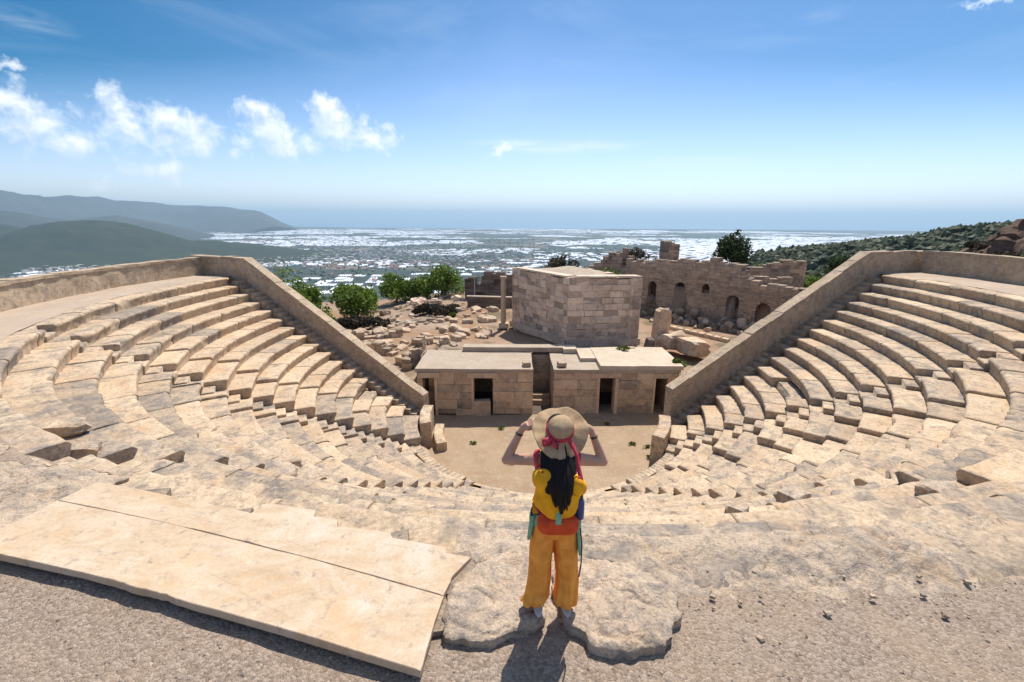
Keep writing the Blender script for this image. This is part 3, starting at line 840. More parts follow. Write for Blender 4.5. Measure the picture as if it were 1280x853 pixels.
# ------------------------------------------------------------------ arched ruin wall on the right and its neighbours
def gh1(x, y): return float(ground_h(np.array([x]), np.array([y]))[0])
def build_right_ruins():
    A = np.array((11.6, 46.9)); B = np.array((27.2, 30.2))
    t = thing('ruined_wall', 'long roofless ruin wall with arched openings right of the block building', 'ruined wall', (18, 38, -5.5))
    Lw = np.linalg.norm(B-A); d = (B-A)/Lw
    def top(u): return float(np.interp(u, [0, 3, 5.7, 9.4, 11.0, 11.6, 12.6, 14, 16, 22, 26], [-.9, -.8, -.45, -.3, -.5, -1.5, -1.9, -2.0, -2.0, -1.9, -1.9]))+.12*math.sin(u*2.3)+.1*math.sin(u*5.7)
    arch = [(2.7, 3.6, -4.5, -2.7), (5.5, 6.5, -5.0, -2.5), (8.1, 8.8, -3.2, -2.4), (10.4, 11.45, -5.2, -3.1), (12.85, 14.0, -5.7, -3.45)]
    ashlar('wall', A, B, -6.4, .2, .9, M['ruin'], t, arched=arch, courses=(.22, .36), lens=(.3, .8), top=top, rough=.03, gap=.02, seed=31, bs=.8)
    nn = np.array((-d[1], d[0]))
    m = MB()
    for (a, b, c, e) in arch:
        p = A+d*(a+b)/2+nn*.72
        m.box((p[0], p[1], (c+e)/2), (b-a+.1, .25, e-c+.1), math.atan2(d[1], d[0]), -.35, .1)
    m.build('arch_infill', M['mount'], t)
    # second terrace wall behind
    t2 = thing('ruined_wall', 'low brown broken wall stepping down above the arched ruin', 'ruined wall', (27, 44, -3))
    ashlar('wall', (21.4, 45.6), (28.2, 44.0), -3.4, .1, 1.0, M['ruin'], t2, courses=(.25, .4), lens=(.3, .9), top=lambda u: float(np.interp(u, [0, 2, 4.2, 5.4, 7], [-2.0, -1.5, -.9, -.5, -.9]))+.1*math.sin(u*4), rough=.04, gap=.02, seed=33)
    ashlar('cross_wall', (20.3, 42.6), (25.6, 41.6), -3.4, -1.5, .9, M['ruin'], t2, courses=(.25, .4), lens=(.3, .9), top=lambda u: -2.0+.15*math.sin(u*3), rough=.04, gap=.02, seed=34)
    # tower stub
    t3 = thing('tower_stub', 'slender square tower stub standing tall above the ruins', 'ruined tower', (18.9, 56, -4))
    ashlar('wall', (18.0, 55.0), (19.85, 55.0), -5.5, .72, 1.7, M['ruin'], t3, courses=(.3, .5), lens=(.4, .9), top=lambda u: .45+.25*math.sin(u*3), rough=.05, gap=.03, seed=35)
    # long broken wall between block building and tower stub
    t4 = thing('ruined_wall', 'broken brown wall heap in front of the slender tower stub', 'ruined wall', (13, 54, -4))
    ashlar('wall', (9.0, 53.8), (17.0, 53.0), -5.5, .5, 1.2, M['ruin'], t4, courses=(.3, .5), lens=(.4, 1.0), top=lambda u: float(np.interp(u, [0, 1.5, 3, 4.3, 5.5, 8], [-2.6, -1.2, -.7, -.2, -1.4, -2.1]))+.2*math.sin(u*5), rough=.06, gap=.03, seed=36, greyb=.1)
    # dark wall left of the block building
    t5 = thing('ruined_wall', 'dark shaded ruin wall left of the block building behind the column', 'ruined wall', (-3, 50, -5))
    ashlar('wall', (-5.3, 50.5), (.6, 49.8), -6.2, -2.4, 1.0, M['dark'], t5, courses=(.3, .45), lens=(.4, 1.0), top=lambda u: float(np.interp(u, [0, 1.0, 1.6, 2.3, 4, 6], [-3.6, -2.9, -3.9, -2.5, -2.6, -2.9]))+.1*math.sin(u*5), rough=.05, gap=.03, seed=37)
    t6 = thing('terrace_wall', 'low straight wall with level top beside the tan column', 'low wall', (-2.5, 45, -5.5))
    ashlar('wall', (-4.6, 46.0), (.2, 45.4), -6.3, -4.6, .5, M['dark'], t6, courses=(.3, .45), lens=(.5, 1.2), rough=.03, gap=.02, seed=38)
    m = MB(); m.box((-2.2, 45.98, -4.54), (4.9, .6, .1), math.atan2(-.6, 4.8)); m.build('coping', M['roof'], t6)
    # thin metal post
    t7 = thing('metal_post', 'thin pale post standing by the dark ruin wall', 'post', (-3.9, 46.9, -6))
    m = MB(); m.tube([(-3.9, 46.9, -6), (-3.9, 46.9, -2.6)], .05, 8); m.build('shaft', M['steel'], t7)
    m = MB(); m.box((-3.9, 46.9, -5.9), (.35, .35, .25), 0, 0, 0, .02); m.build('footing', M['roof'], t7)
    # column
    t8 = thing('stone_column', 'single slender tan column at the left corner of the block building', 'column', (-.72, 36.9, -5.5))
    m = MB(); zz = np.linspace(-5.2, -1.55, 12)
    m.tube([(-.72, 36.9, z) for z in zz], [.22+.012*math.sin(z*5)-.01*i/11 for i, z in enumerate(zz)], 18); m.build('shaft', M['slab'], t8)
    m = MB(); m.box((-.72, 36.9, -5.38), (.75, .75, .4), .1, 0, 0, .02); m.build('base', M['ashlar'], t8)
    m = MB(); m.box((-.72, 36.9, -1.45), (.5, .5, .2), .1, 0, 0, .02); m.build('capital', M['slab'], t8)
    # standing stone group right of the stage
    rock('standing_stone', (10.6, 31.6, -4.35), (.95, .8, 2.9), 'tall weathered standing stone right of the block building', 'standing stone', None, 'ashlar', .3, 2, .04)
    rock('stone_block', (11.0, 30.6, -5.0), (1.9, 1.2, 1.2), 'large weathered block leaning at the foot of the standing stone', 'stone block', None, 'ashlar', .6, 4)
    rock('stone_block', (12.2, 29.6, -5.1), (1.5, 1.9, 1.0), 'big grey cube block right of the pale roof slab', 'stone block', None, 'ashlar', .3, 1, .05)
    rock('stone_block', (9.5, 30.3, -5.1), (.6, .6, .8), 'small dark upright block left of the standing stone', 'stone block', None, 'dark', .2, 5, .05)
    # rubble at the foot of the arched wall
    for q in range(170):
        u = random.uniform(3.0, 19.5); off = random.gauss(1.5, .8); off = max(.5, off)
        p = A+d*u-nn*off; s = random.uniform(.22, .7)*(1 if off < 2 else .75)
        hgt = max(0, 1.0-off*.5)*random.random()*.9
        rock('rubble_stone', (p[0], p[1], gh1(p[0], p[1])+s*.25+hgt), (s, s*random.uniform(.7, 1.2), s*random.uniform(.7, 1.4)),
             'brown rubble stone heaped along the foot of the arched ruin wall', 'rubble', 'rubble stones below the arched wall', random.choice(('ruin', 'dark', 'dark', 'ashlar')), tilt=.5)
    # kerb lines of a paved way, right
    for (a, b, n, nm) in (((13.2, 38.6), (16.6, 33.6), 9, 'a'), ((12.6, 35.5), (13.0, 31.0), 7, 'b')):
        for q in range(n):
            f = (q+.5)/n; x = a[0]+(b[0]-a[0])*f; y = a[1]+(b[1]-a[1])*f
            rock('kerb_stone', (x, y, gh1(x, y)+.1), (.55, .6, .36), 'pale kerb stone lining the dirt way below the arched ruin', 'kerb stone', 'kerb stones of the dirt way', 'ashlar', .6, 1, .05)
    # left ruins: scattered blocks and low broken walls between the slope wall and the block building
    for q in range(250):
        x = random.uniform(-17, -1.5); y = random.uniform(31, 50)
        if y < 33 and x > -4: continue
        s = .18+.75*random.random()**2.2
        rock('scattered_stone', (x, y, gh1(x, y)+s*.15), (s*1.3, s, s*random.uniform(.45, .8)), 'pale fallen stone scattered over the reddish terrace left of the block building', 'stone',
             'stones scattered on the left terrace', random.choice(('ruin', 'ruin', 'ashlar', 'rock')), tilt=.3)
    for q in range(26):
        x = random.uniform(-12, -5); y = random.uniform(50, 54)
        s = random.uniform(.3, .8)
        rock('wall_stone', (x, y, gh1(x, y)+s*.2), (s*1.2, s, s), 'grey tumbled wall stone lying before the row of pines', 'stone', 'tumbled wall stones before the pines', 'tower', tilt=.3)
    lw = (((-10.6, 31.0), (-8.2, 30.2), .9, 'short broken wall of pale blocks beside the left slope wall'), ((-7.6, 33.2), (-4.2, 33.8), .5, 'low pale foundation wall left of the stage roof'),
          ((-12.2, 34.5), (-8.8, 35.6), .6, 'low pale foundation wall in the middle of the left terrace'), ((-6.4, 27.2), (-5.9, 30.2), 1.5, 'rough block wall against the left end of the stage building'),
          ((-9.0, 40.5), (-2.4, 42.6), .45, 'long low foundation wall crossing the left terrace'), ((-7.7, 28.6), (-6.2, 27.6), 1.2, 'stepped stub of wall above the left slope wall'))
    for i, (a, b, h, lb) in enumerate(lw):
        g = gh1((a[0]+b[0])/2, (a[1]+b[1])/2)
        w = thing('low_wall', lb, 'low wall', ((a[0]+b[0])/2, (a[1]+b[1])/2, g))
        ashlar('wall', a, b, g-.6, g+h, .6, M['ashlar'], w, courses=(.3, .45), lens=(.4, 1.), top=lambda u: g+h*(.6+.4*math.sin(u*1.7+i)), rough=.05, gap=.03, seed=50+i)
build_right_ruins()

# big flat stones in the foreground
def boulder(name, poly, h, label, seed, mat='rock', z0=0., bury=.1, cat='flat boulder', dome=.03, group=None):
    P = np.array(poly, float); c = P.mean(0)
    # dense closed outline
    out = []
    for a, b in zip(P, np.roll(P, -1, 0)):
        n = max(2, int(np.linalg.norm(b-a)/.025))
        for q in range(n): out.append(a+(b-a)*q/n)
    O = np.array(out)
    for _ in range(6): O = .5*O+.25*np.roll(O, 1, 0)+.25*np.roll(O, -1, 0)
    nrm = (O-c)/np.linalg.norm(O-c, axis=1)[:, None]
    e = fbm(np.column_stack([O*5+seed*3.1, np.zeros(len(O))]), 4)
    O = O+nrm*(e*.06+.03*np.round(fbm(np.column_stack([O*11+seed, np.zeros(len(O))]), 2)*3)/3+.018*fbm(np.column_stack([O*30, np.zeros(len(O))]), 2))[:, None]
    rs = [0., .12, .25, .38, .5, .6, .7, .78, .85, .9, .94, .97, .99, 1.0, 1.005, 1.0, .985]
    if True:
        rs = list(np.linspace(0, .9, 44))+[.94, .97, .99, 1.0, 1.005, 1.0, .985]; OFF = len(rs)-17
    V = []
    for i, r in enumerate(rs):
        xy = c+(O-c)*r
        if r == 0.: xy = c+(O-c)*.004
        n3 = np.column_stack([xy*1.9+seed, np.zeros(len(xy))])
        f1 = fbm(n3, 5); f2 = fbm(n3*4.3, 3)
        ck = np.exp(-(fbm(n3*.55+21, 4)/.022)**2)+.7*np.exp(-(fbm(n3*1.3+51, 3)/.03)**2)
        st = np.round(fbm(n3*.5+77, 3)*5)/5
        i = i-OFF
        if i <= 12: zz = h+dome*.5*(1-r*r)+f1*.04+f2*.026+st*.04-ck*.02-.025*max(0, (r-.9)/.1)**2
        else: zz = h*(.8, .45, .1, -1)[i-13]+f1*.03-(bury if i == 16 else 0); f2 = f2*2.2
        V.append(np.column_stack([xy+nrm*(f2*.02 if i > 12 else 0*f2)[:, None], zz+z0]))
    mb = MB(); mb.grid(np.array(V), True)
    mb.add(V[0], [tuple(range(len(O)))[::-1]])
    o = mb.build(name, M[mat], None, (c[0], c[1], z0), True)
    return tag(o, label, cat, group)
boulder('flat_boulder', [(-.52, 2.78), (-.2, 2.74), (.1, 2.84), (.32, 2.98), (.30, 3.35), (.25, 3.62), (-.05, 3.72), (-.4, 3.6), (-.55, 3.2)], .08, 'grey flat boulder under the left foot of the woman', 1, bury=.2)
boulder('flat_boulder', [(.46, 2.92), (.62, 2.72), (.85, 2.68), (1.15, 2.76), (1.42, 2.98), (1.35, 3.3), (1.15, 3.55), (.8, 3.66), (.45, 3.58), (.34, 3.25)], .10, 'rough flat boulder under the right foot of the woman', 2, bury=.2)

boulder('flat_boulder', [(-7.4, 4.0), (-5.6, 3.75), (-5.15, 4.1), (-5.0, 4.9), (-4.9, 5.15), (-5.7, 5.4), (-7.2, 5.6)], .03, 'grey worn slab flush with the gravel beyond the far left corner of the pale platform', 9, z0=-.06)
boulder('flat_boulder', [(-8.8, 5.0), (-7.5, 4.5), (-7.0, 5.2), (-7.3, 6.0), (-8.8, 6.4)], .03, 'grey layered slab at the left edge of the frame above the platform', 10, z0=-.04)
def build_bedrock():
    # worn native rock that surfaces between the gravel and the top row
    xs = np.arange(-.55, 7.6, .024); ys = np.arange(2.6, 6.6, .024)
    X, Y = np.meshgrid(xs, ys, indexing='ij'); r = np.hypot(X-CX, Y-CY)
    p = np.stack([X.ravel(), Y.ravel(), 0*X.ravel()], -1)
    e = r-19.3+.35*fbm(p*.9+3, 3).reshape(X.shape)
    f1 = fbm(p*1.25+17, 6, 2.1, .55).reshape(X.shape); f2 = fbm(p*7+5, 4).reshape(X.shape)
    a = .5; q = np.stack([p[:, 0]*math.cos(a)+p[:, 1]*math.sin(a), (-p[:, 0]*math.sin(a)+p[:, 1]*math.cos(a))*2.4, p[:, 2]], -1)
    st = fbm(q*1.5+41, 4).reshape(X.shape); st = np.floor(st*7)/7+.35*(st*7-np.floor(st*7))**6/7
    ck = np.exp(-(fbm(q*.8+61, 4)/.018)**2).reshape(X.shape)+.7*np.exp(-(fbm(p*2.1+9, 3)/.03)**2).reshape(X.shape)
    Z = .065-.145*sstep(-.25, .95, e)+f1*.085+st*.085+f2*.018-ck*.03
    Z = Z-.5*sstep(18.95, 18.6, r)-.3*sstep(.25, -.5, X)*sstep(.2, .7, e)
    Z = np.where(r < 19.2, np.minimum(Z, .05+SH*X), Z)
    n, m = X.shape
    i, j = np.meshgrid(np.arange(n-1), np.arange(m-1), indexing='ij')
    keep = (r[:-1, :-1] > 18.62) & (r[:-1, :-1] < 20.9)
    f = np.stack([i*m+j, (i+1)*m+j, (i+1)*m+j+1, i*m+j+1], -1)[keep]
    tag(mesh_obj('bedrock', np.stack([X, Y, Z], -1).reshape(-1, 3), f, M['rock'], None, (0, 0, 0), True), kind='structure')
build_bedrock()
for q in range(110):
    th = random.uniform(-96, -66); rr = 19.55+random.gauss(.15, .28)
    x, y = CX+rr*math.cos(R_(th)), CY+rr*math.sin(R_(th))
    if math.hypot(x-.34, y-3.08) < .5 or x < -.3: continue
    sz = .012+.04*random.random()**3
    rock('small_stone', (x, y, .005+sz*.2), (sz*1.3, sz, sz*.7), 'small broken stone lying where the worn rock meets the gravel', 'stone', 'small stones along the edge of the worn rock', random.choice(('rock', 'ruin', 'rock')), tilt=.4)
# pale paved platform on the left
def build_platform():
    t = thing('stone_platform', 'large flat cream stone platform on the gravel at left', 'stone platform', (-3, 3.6, 0))
    def slab(name, poly, zt, zb, seed, curve=0):
        P = [np.array(p, float) for p in poly]; O = []
        for a, b in zip(P, P[1:]+P[:1]):
            n = max(2, int(np.linalg.norm(b-a)/.05))
            for q in range(n): O.append(a+(b-a)*q/n)
        O = np.array(O); e = fbm(np.column_stack([O*4+seed, 0*O[:, :1]]), 4); c = O.mean(0)
        nn = (O-c)/np.linalg.norm(O-c, axis=1)[:, None]; O = O+nn*(e*.012+.02*np.clip(fbm(np.column_stack([O*9+seed*4, 0*O[:, :1]]), 3)-.25, 0, 1)*-2)[:, None]
        rs = [.02, .2, .4, .6, .75, .88, .95, .985, 1.]; V = []
        for r in rs:
            xy = c+(O-c)*r; f = fbm(np.column_stack([xy*1.5+seed, 0*xy[:, :1]]), 4)
            V.append(np.column_stack([xy, zt+f*.012-(.005 if r == 1. else 0)]))
        V.append(np.column_stack([O, 0*O[:, 0]+zt-.03])); V.append(np.column_stack([O*.998+c*.002, 0*O[:, 0]+zb]))
        mb = MB(); mb.grid(np.array(V), True, random.uniform(-.03, .03)); mb.add(V[0], [tuple(range(len(O)))[::-1]]); mb.add(V[-1], [tuple(range(len(O)))])
        mb.build(name, M['slab'], t, None, False)
    z = .125
    # joint line runs from J0 to J1
    slab('paving_slab', [(-5.08, 4.45), (-4.99, 4.43), (-3.98, 4.18), (-3.06, 3.93), (-1.77, 3.54), (-.57, 3.15), (-.60, 2.85), (-.63, 2.49), (-1.05, 2.61), (-1.82, 2.835), (-3.01, 3.165), (-3.82, 3.385), (-4.79, 3.60), (-5.25, 3.70)], z, .05, 1)
    slab('paving_slab', [(-5.085, 4.458), (-4.99, 4.433), (-3.98, 4.183), (-3.06, 3.933), (-1.77, 3.543), (-.57, 3.153), (-.50, 3.40), (-.37, 3.60), (-.62, 3.66), (-.64, 3.74), (-1.18, 3.86), (-1.22, 3.94), (-1.80, 4.03), (-1.83, 4.14), (-2.10, 4.19), (-2.13, 4.30), (-2.72, 4.42), (-2.80, 4.24), (-3.4, 4.42), (-4.2, 4.64), (-4.97, 4.83)], z+.002, .05, 2)
    # packing under the slabs
    mb = MB()
    for (x, y) in ((-4.6, 4.0), (-3.6, 3.8), (-2.6, 3.6), (-1.6, 3.3), (-.9, 3.0), (-4.4, 4.5), (-3.2, 4.1), (-1.4, 3.7), (-.7, 3.4)):
        mb.box((x, y, .02), (.8, .42, .12), .25, -.2, .2, .03)
    mb.build('bedding_stone', M['rock'], t)
build_platform()

# loose blocks on the tiers
def seat_z(x, y):
    r = math.hypot(x-CX, y-CY); k = max(0, math.ceil((R0-r)/TREAD-1e-6)); 
    th = math.degrees(math.atan2(y-CY, x-CX))
    return -RISE*min(k, 16)+SH*x-.52*float(sstep(-26, -50, th)*sstep(-166, -142, th))*float(sstep(1.5, 8, k))
for (x, y, s, rot, lb, mt) in (
    (-8.3, 7.3, (1.3, .36, .26), .30, 'long sunlit loose block on the tiers at far left', 'seat'),
    (-6.9, 6.6, (.42, .34, .22), .5, 'dark squat loose block left of the platform corner', 'rock'),
    (-4.6, 8.2, (.42, .36, .3), .2, 'small grey loose block on a worn tier left of centre', 'rock'),
    (4.65, 6.6, (.5, .34, .26), .6, 'grey loose block on worn tier right of the woman', 'rock'),
    (3.2, 5.6, (.34, .26, .2), .9, 'small dark stone on the upper tiers right of the woman', 'rock'),
    (6.35, 5.98, (.5, .38, .24), .4, 'squarish grey loose block among the right upper tiers', 'rock'),
    (-2.6, 11.2, (.34, .3, .24), .3, 'small loose block halfway down the tiers left of centre', 'rock'),
    (7.4, 9.4, (.4, .3, .22), .1, 'small loose block by the right stairway', 'rock'),
    (-6.2, 11.6, (.4, .34, .26), .7, 'brown loose block on the left middle tiers', 'ruin')):
    rock('loose_block', (x, y, seat_z(x, y)+s[2]*.36), s, lb, 'loose block', None, mt, rot, None, .08)

# end blocks at the orchestra, left and right
def curved_block(label, r0, r1, t0, t1, z0, z1, mat='seat'):
    n = 14; V = []
    for t in np.linspace(t0, t1, n):
        V.append([P3(r0, t, z0), P3(r0, t, z1-.03), P3(r0+.03, t, z1), P3(r1-.03, t, z1), P3(r1, t, z1-.03), P3(r1, t, z0)])
    V = np.array(V); sh = V.shape; q = V.reshape(-1, 3); q = q+np.stack([fbm(q*2, 3), fbm(q*2+7, 3), fbm(q*2+13, 3)], -1)*.03
    mb = MB(); mb.grid(shear(q).reshape(sh), True); mb.add(shear(q)[:6], [(0, 1, 2, 3, 4, 5)]); mb.add(shear(q)[-6:], [(5, 4, 3, 2, 1, 0)])
    c = q.mean(0); o = mb.build('bench_block', M[mat], None, (c[0], c[1], z0)); return tag(o, label, 'bench block')
curved_block('curved pale bench end block at the left rim of the orchestra', 6.0, 6.55, 176, 197, -8.2, -6.72)
curved_block('lower curved block stepping from the left bench end to the orchestra', 5.35, 5.85, 180, 203, -8.2, -7.65)
curved_block('curved bench end block with shaded face at the right rim of the orchestra', 6.05, 6.62, -36, -13, -8.2, -6.62)

# ------------------------------------------------------------------ vegetation
def foliage(mb, c, rad, n, leaf, seed, clumps=14, squash=1.):
    rnd = np.random.default_rng(seed); c = np.array(c); rad = np.array(rad)
    cs = []
    for q in range(clumps):
        d = rnd.normal(0, 1, 3); d /= np.linalg.norm(d); d[2] = abs(d[2])*1.1-.35
        cs.append((d*rad*rnd.uniform(.35, .85), rnd.uniform(.25, .5)))
    for q in range(n):
        o, s = cs[rnd.integers(clumps)]
        d = rnd.normal(0, 1, 3); d /= np.linalg.norm(d)
        p = c+o+d*rad*s*rnd.uniform(.55, 1.05)
        a = rnd.normal(0, 1, 3); a /= np.linalg.norm(a); b = np.cross(a, rnd.normal(0, 1, 3)); b /= np.linalg.norm(b)
        l = leaf*rnd.uniform(.6, 1.4)
        mb.add([p-a*l-b*l*.5, p+a*l-b*l*.3, p+a*l*.7+b*l*.5, p-a*l*.6+b*l*.6], [(0, 1, 2, 3)], rnd.uniform(-.22, .22))
def tree(name, x, y, zb, h, w, label, mat, seed, cat='tree', group=None, n=2600, leaf=.13, clumps=16, trunk=.16):
    t = thing(name, label, cat, (x, y, zb), group)
    rnd = random.Random(seed)
    m = MB(); top = zb+h*.62; pts = [(x, y, zb-.3), (x+rnd.uniform(-.1, .1), y, zb+h*.25), (x+rnd.uniform(-.15, .15), y+.05, top)]
    m.tube(pts, [trunk, trunk*.75, trunk*.3], 8)
    for q in range(6):
        a = rnd.uniform(0, 2*PI); s = rnd.uniform(.2, .5)*h
        p0 = (x, y, zb+s); p1 = (x+math.cos(a)*w*.28, y+math.sin(a)*w*.28, zb+s+h*.2)
        m.tube([p0, p1], [trunk*.4, trunk*.12], 6)
    m.build('trunk', M['bark'], t)
    f = MB(); foliage(f, (x, y, zb+h*.52), (w*.56, w*.56, h*.52), int(n*1.5), leaf, seed, clumps+6); f.build('crown', M[mat], t)
    return t
def bush(name, x, y, zb, h, w, label, mat, seed, group=None, n=900, leaf=.11):
    t = thing(name, label, 'shrub', (x, y, zb), group)
    f = MB(); foliage(f, (x, y, zb+h*.42), (w*.5, w*.42, h*.6), n, leaf, seed, 9); f.build('foliage', M[mat], t)
    m = MB()
    for q in range(5):
        a = q*1.3; m.tube([(x, y, zb-.1), (x+math.cos(a)*w*.25, y+math.sin(a)*w*.2, zb+h*.6)], [.03, .01], 5)
    m.build('stem', M['bark'], t)
    return t
# pines behind the left slope wall and at the brow
tree('pine_tree', -19.6, 40.2, -8.0, 6.6, 4.8, 'leaning bright green pine just behind the left slope wall', 'pine', 1, n=3200)
tree('pine_tree', -17.6, 38.6, -8.4, 4.7, 4.0, 'small green pine crouched against the left slope wall', 'pine', 2)
tree('pine_tree', -15.7, 45.5, -7.8, 5.4, 5.2, 'rounded bushy pine above the dark scrub', 'pine', 3, n=3200)
tree('pine_tree', -13.7, 53.5, -7.4, 4.6, 4.0, 'leftmost pine of the row at the terrace edge', 'pine', 4)
tree('pine_tree', -10.9, 54.5, -7.4, 4.5, 3.8, 'middle pine of the row at the terrace edge', 'pine', 5)
tree('pine_tree', -8.4, 54.3, -7.4, 5.5, 4.6, 'tallest pine at the right end of the row at the terrace edge', 'pine', 6, n=3000)
tree('pine_tree', 26.3, 55, -3.6, 5.6, 3.9, 'big dark pine rising alone above the arched ruin wall', 'pinedark', 7, n=4600, clumps=18)
tree('pine_tree', 39.5, 68, -6.5, 4.2, 4.2, 'low green pine right of the big dark pine', 'pine', 8)
tree('pine_tree', 45, 62, -5.4, 4.0, 4.6, 'broad bright pine behind the right slope wall', 'pinedark', 9)
tree('pine_tree', 49.5, 60, -5.0, 4.2, 4.2, 'dark pine nearest the upper end of right slope wall', 'pinedark', 10)
tree('pine_tree', 35.5, 64, -6.4, 3.5, 4.0, 'small low pine beside the foot of the big dark pine', 'pine', 12)
for i, (x, y, w, lb) in enumerate(((-12.8, 40.5, 4.2, 'wide dark dry thicket beside the left slope wall'), (-14.9, 41.8, 3., 'dark dry bush left of the wide thicket'), (-7.0, 44.2, 4.4, 'dark flat thicket in the middle of the reddish terrace'), (-9.0, 44.6, 2.6, 'small dark bush at the left end of the flat thicket'), (-16.5, 36.5, 2.6, 'low dark bush hugging the left slope wall'))):
    bush('dry_thicket', x, y, gh1(x, y), 1.25, w, lb, 'dry', 40+i, n=1500, leaf=.12)
bush('green_bush', -5.6, 43.2, gh1(-5.6, 43.2), .5, 1.5, 'small green bush at the foot of the flat thicket', 'green', 50, n=400)
bush('dry_thicket', 5.6, 50, -2.9, 2.6, 4.2, 'round brown bush behind the roof of the block building', 'dry', 51, n=1600)
bush('green_bush', 9.8, 47, -3.2, 1.8, 3.4, 'low green bush behind the block building', 'green', 52, n=900)
bush('dry_thicket', 14.5, 54.6, -2.4, 2.6, 5.2, 'brown thicket growing on the wall heap', 'dry', 53, n=1800)
bush('green_bush', 9.85, 25.9, -5.35, .7, .9, 'green caper bush at the right end of the stage roof', 'green', 54, n=380, leaf=.07)
bush('dry_grass_tuft', 7.2, 28.3, -5.02, .35, .9, 'yellow green tuft growing on the pale roof slab', 'green', 55, n=260, leaf=.05)
bush('green_bush', 31.6, 27.6, -.4, 2.2, 2.6, 'bright green bush below the reddish mound at far right', 'green', 56, n=1300)
for i, (x, y, lb) in enumerate(((36.5, 35.5, 'dark brown brush on the left flank of the reddish mound'), (38.5, 32.5, 'dark brown brush in the middle of the reddish mound'), (35.0, 31.6, 'low dark brush at the foot of the reddish mound'))):
    bush('dry_thicket', x, y, gh1(x, y), 1.3, 3.4, lb, 'dry', 90+i, n=1300)
for i, (x, y, w, h, lb) in enumerate(((33.5, 50, 5., 2.2, 'wide green shrub left of the right slope wall top'), (30.2, 48.5, 3.6, 1.5, 'green shrub between big dark pine and right slope wall'), (38.5, 52, 5.5, 2.4, 'dense green shrub just behind the right slope wall'), (24.5, 52.5, 3.2, 1.4, 'low green shrub at the foot of the big dark pine'), (20.9, 58, 3.2, 1.6, 'small green shrub right of the slender tower stub'))):
    bush('green_shrub', x, y, gh1(x, y), h, w, lb, 'pine', 120+i, n=1500, leaf=.13)
for i, (x, y) in enumerate(((-.6, 23.2), (.0, 19.5), (6.2, 21.3), (6.9, 20.9), (6.7, 19.9), (5.4, 23.6), (-2.0, 21.5))):
    bush('weed_tuft', x, y, -8.1+SH*x, .14, .45, 'low weed tuft growing on the orchestra earth', 'green', 60+i, 'weeds on the orchestra earth', n=110, leaf=.035)
# mound boulders, far right
for q in range(90):
    x = random.gauss(38.5, 3.6); y = random.gauss(33.5, 3.); s = random.uniform(.8, 2.1)
    if math.hypot(x-CX, y-CY) < 26: continue
    rock('mound_boulder', (x, y, gh1(x, y)+s*.1), (s*1.2, s, s*.9), 'reddish brown boulder of the rocky mound beyond the right parapet', 'boulder', 'boulders of the reddish mound', 'mount', tilt=.5)

# woods on the pine ridge (one mass)
def build_woods():
    mb = MB(); rnd = np.random.default_rng(5); cnt = 0
    ico = [(0,0,1.2),(.9,0,.3),(.28,.85,.3),(-.73,.53,.3),(-.73,-.53,.3),(.28,-.85,.3),(.5,.4,-.5),(-.2,.6,-.5),(-.6,0,-.5),(-.2,-.6,-.5),(.5,-.4,-.5)]
    F = [(0,1,2),(0,2,3),(0,3,4),(0,4,5),(0,5,1),(1,6,2),(2,6,7),(2,7,3),(3,7,8),(3,8,4),(4,8,9),(4,9,5),(5,9,10),(5,10,1),(1,10,6)]
    ico = np.array(ico)
    xs = rnd.uniform(60, 360, 30000); ys = rnd.uniform(90, 400, 30000)
    zs = ground_h(xs, ys)
    for x, y, z in zip(xs, ys, zs):
        if math.hypot(x, y) < 130 or x/max(y, 1) < .40 or x/max(y, 1) > 1.5 or z < -95: continue
        if vnoise(np.array([[x*.11, y*.11, 0.]]))[0] > .55: continue
        s = rnd.uniform(1.1, 2.5)
        v = ico*s*rnd.uniform(.7, 1.35, (11, 1))+rnd.normal(0, s*.16, (11, 3)); v[:, 2] *= .8
        mb.add(v+np.array((x, y, z+s*.5+.9)), F, rnd.uniform(-.25, .25)); cnt += 1
        if cnt > 16000: break
    tag(mb.build('pine_woods', M['wood'], None, (300, 250, -20)), 'pine woods covering the ridge at right', 'woods', kind='stuff')
build_woods()

# ------------------------------------------------------------------ hills, mountains, sea
def heightfield(name, x0, x1, y0, y1, nx, ny, fn, mat):
    X, Y = np.meshgrid(np.linspace(x0, x1, nx), np.linspace(y0, y1, ny), indexing='ij')
    Z = fn(X.ravel(), Y.ravel()); n, m = X.shape
    i, j = np.meshgrid(np.arange(n-1), np.arange(m-1), indexing='ij')
    f = np.stack([i*m+j, (i+1)*m+j, (i+1)*m+j+1, i*m+j+1], -1).reshape(-1, 4)
    tag(mesh_obj(name, np.stack([X.ravel(), Y.ravel(), Z], -1), f, mat, None, (0, 0, 0), True), kind='structure')
def hill_fn(x, y):
    p = np.stack([x, y, 0*x], -1)
    x = x+120
    a = 234*np.exp(-(((x+2750)/600)**2+((y-3100)/520)**2))
    b = 200*np.exp(-(((x+3900)/1000)**2+((y-3350)/600)**2))
    c = 92*np.exp(-(((x+1900)/520)**2+((y-3300)/330)**2))
    h = np.maximum(np.maximum(a, b), c)+.25*np.minimum(a, c)
    return -263+h+fbm(p*.0035, 6)*46*np.clip(h/120, 0, 1)
heightfield('forested_hill', -7500, -700, 1900, 4600, 380, 200, hill_fn, M['hill'])
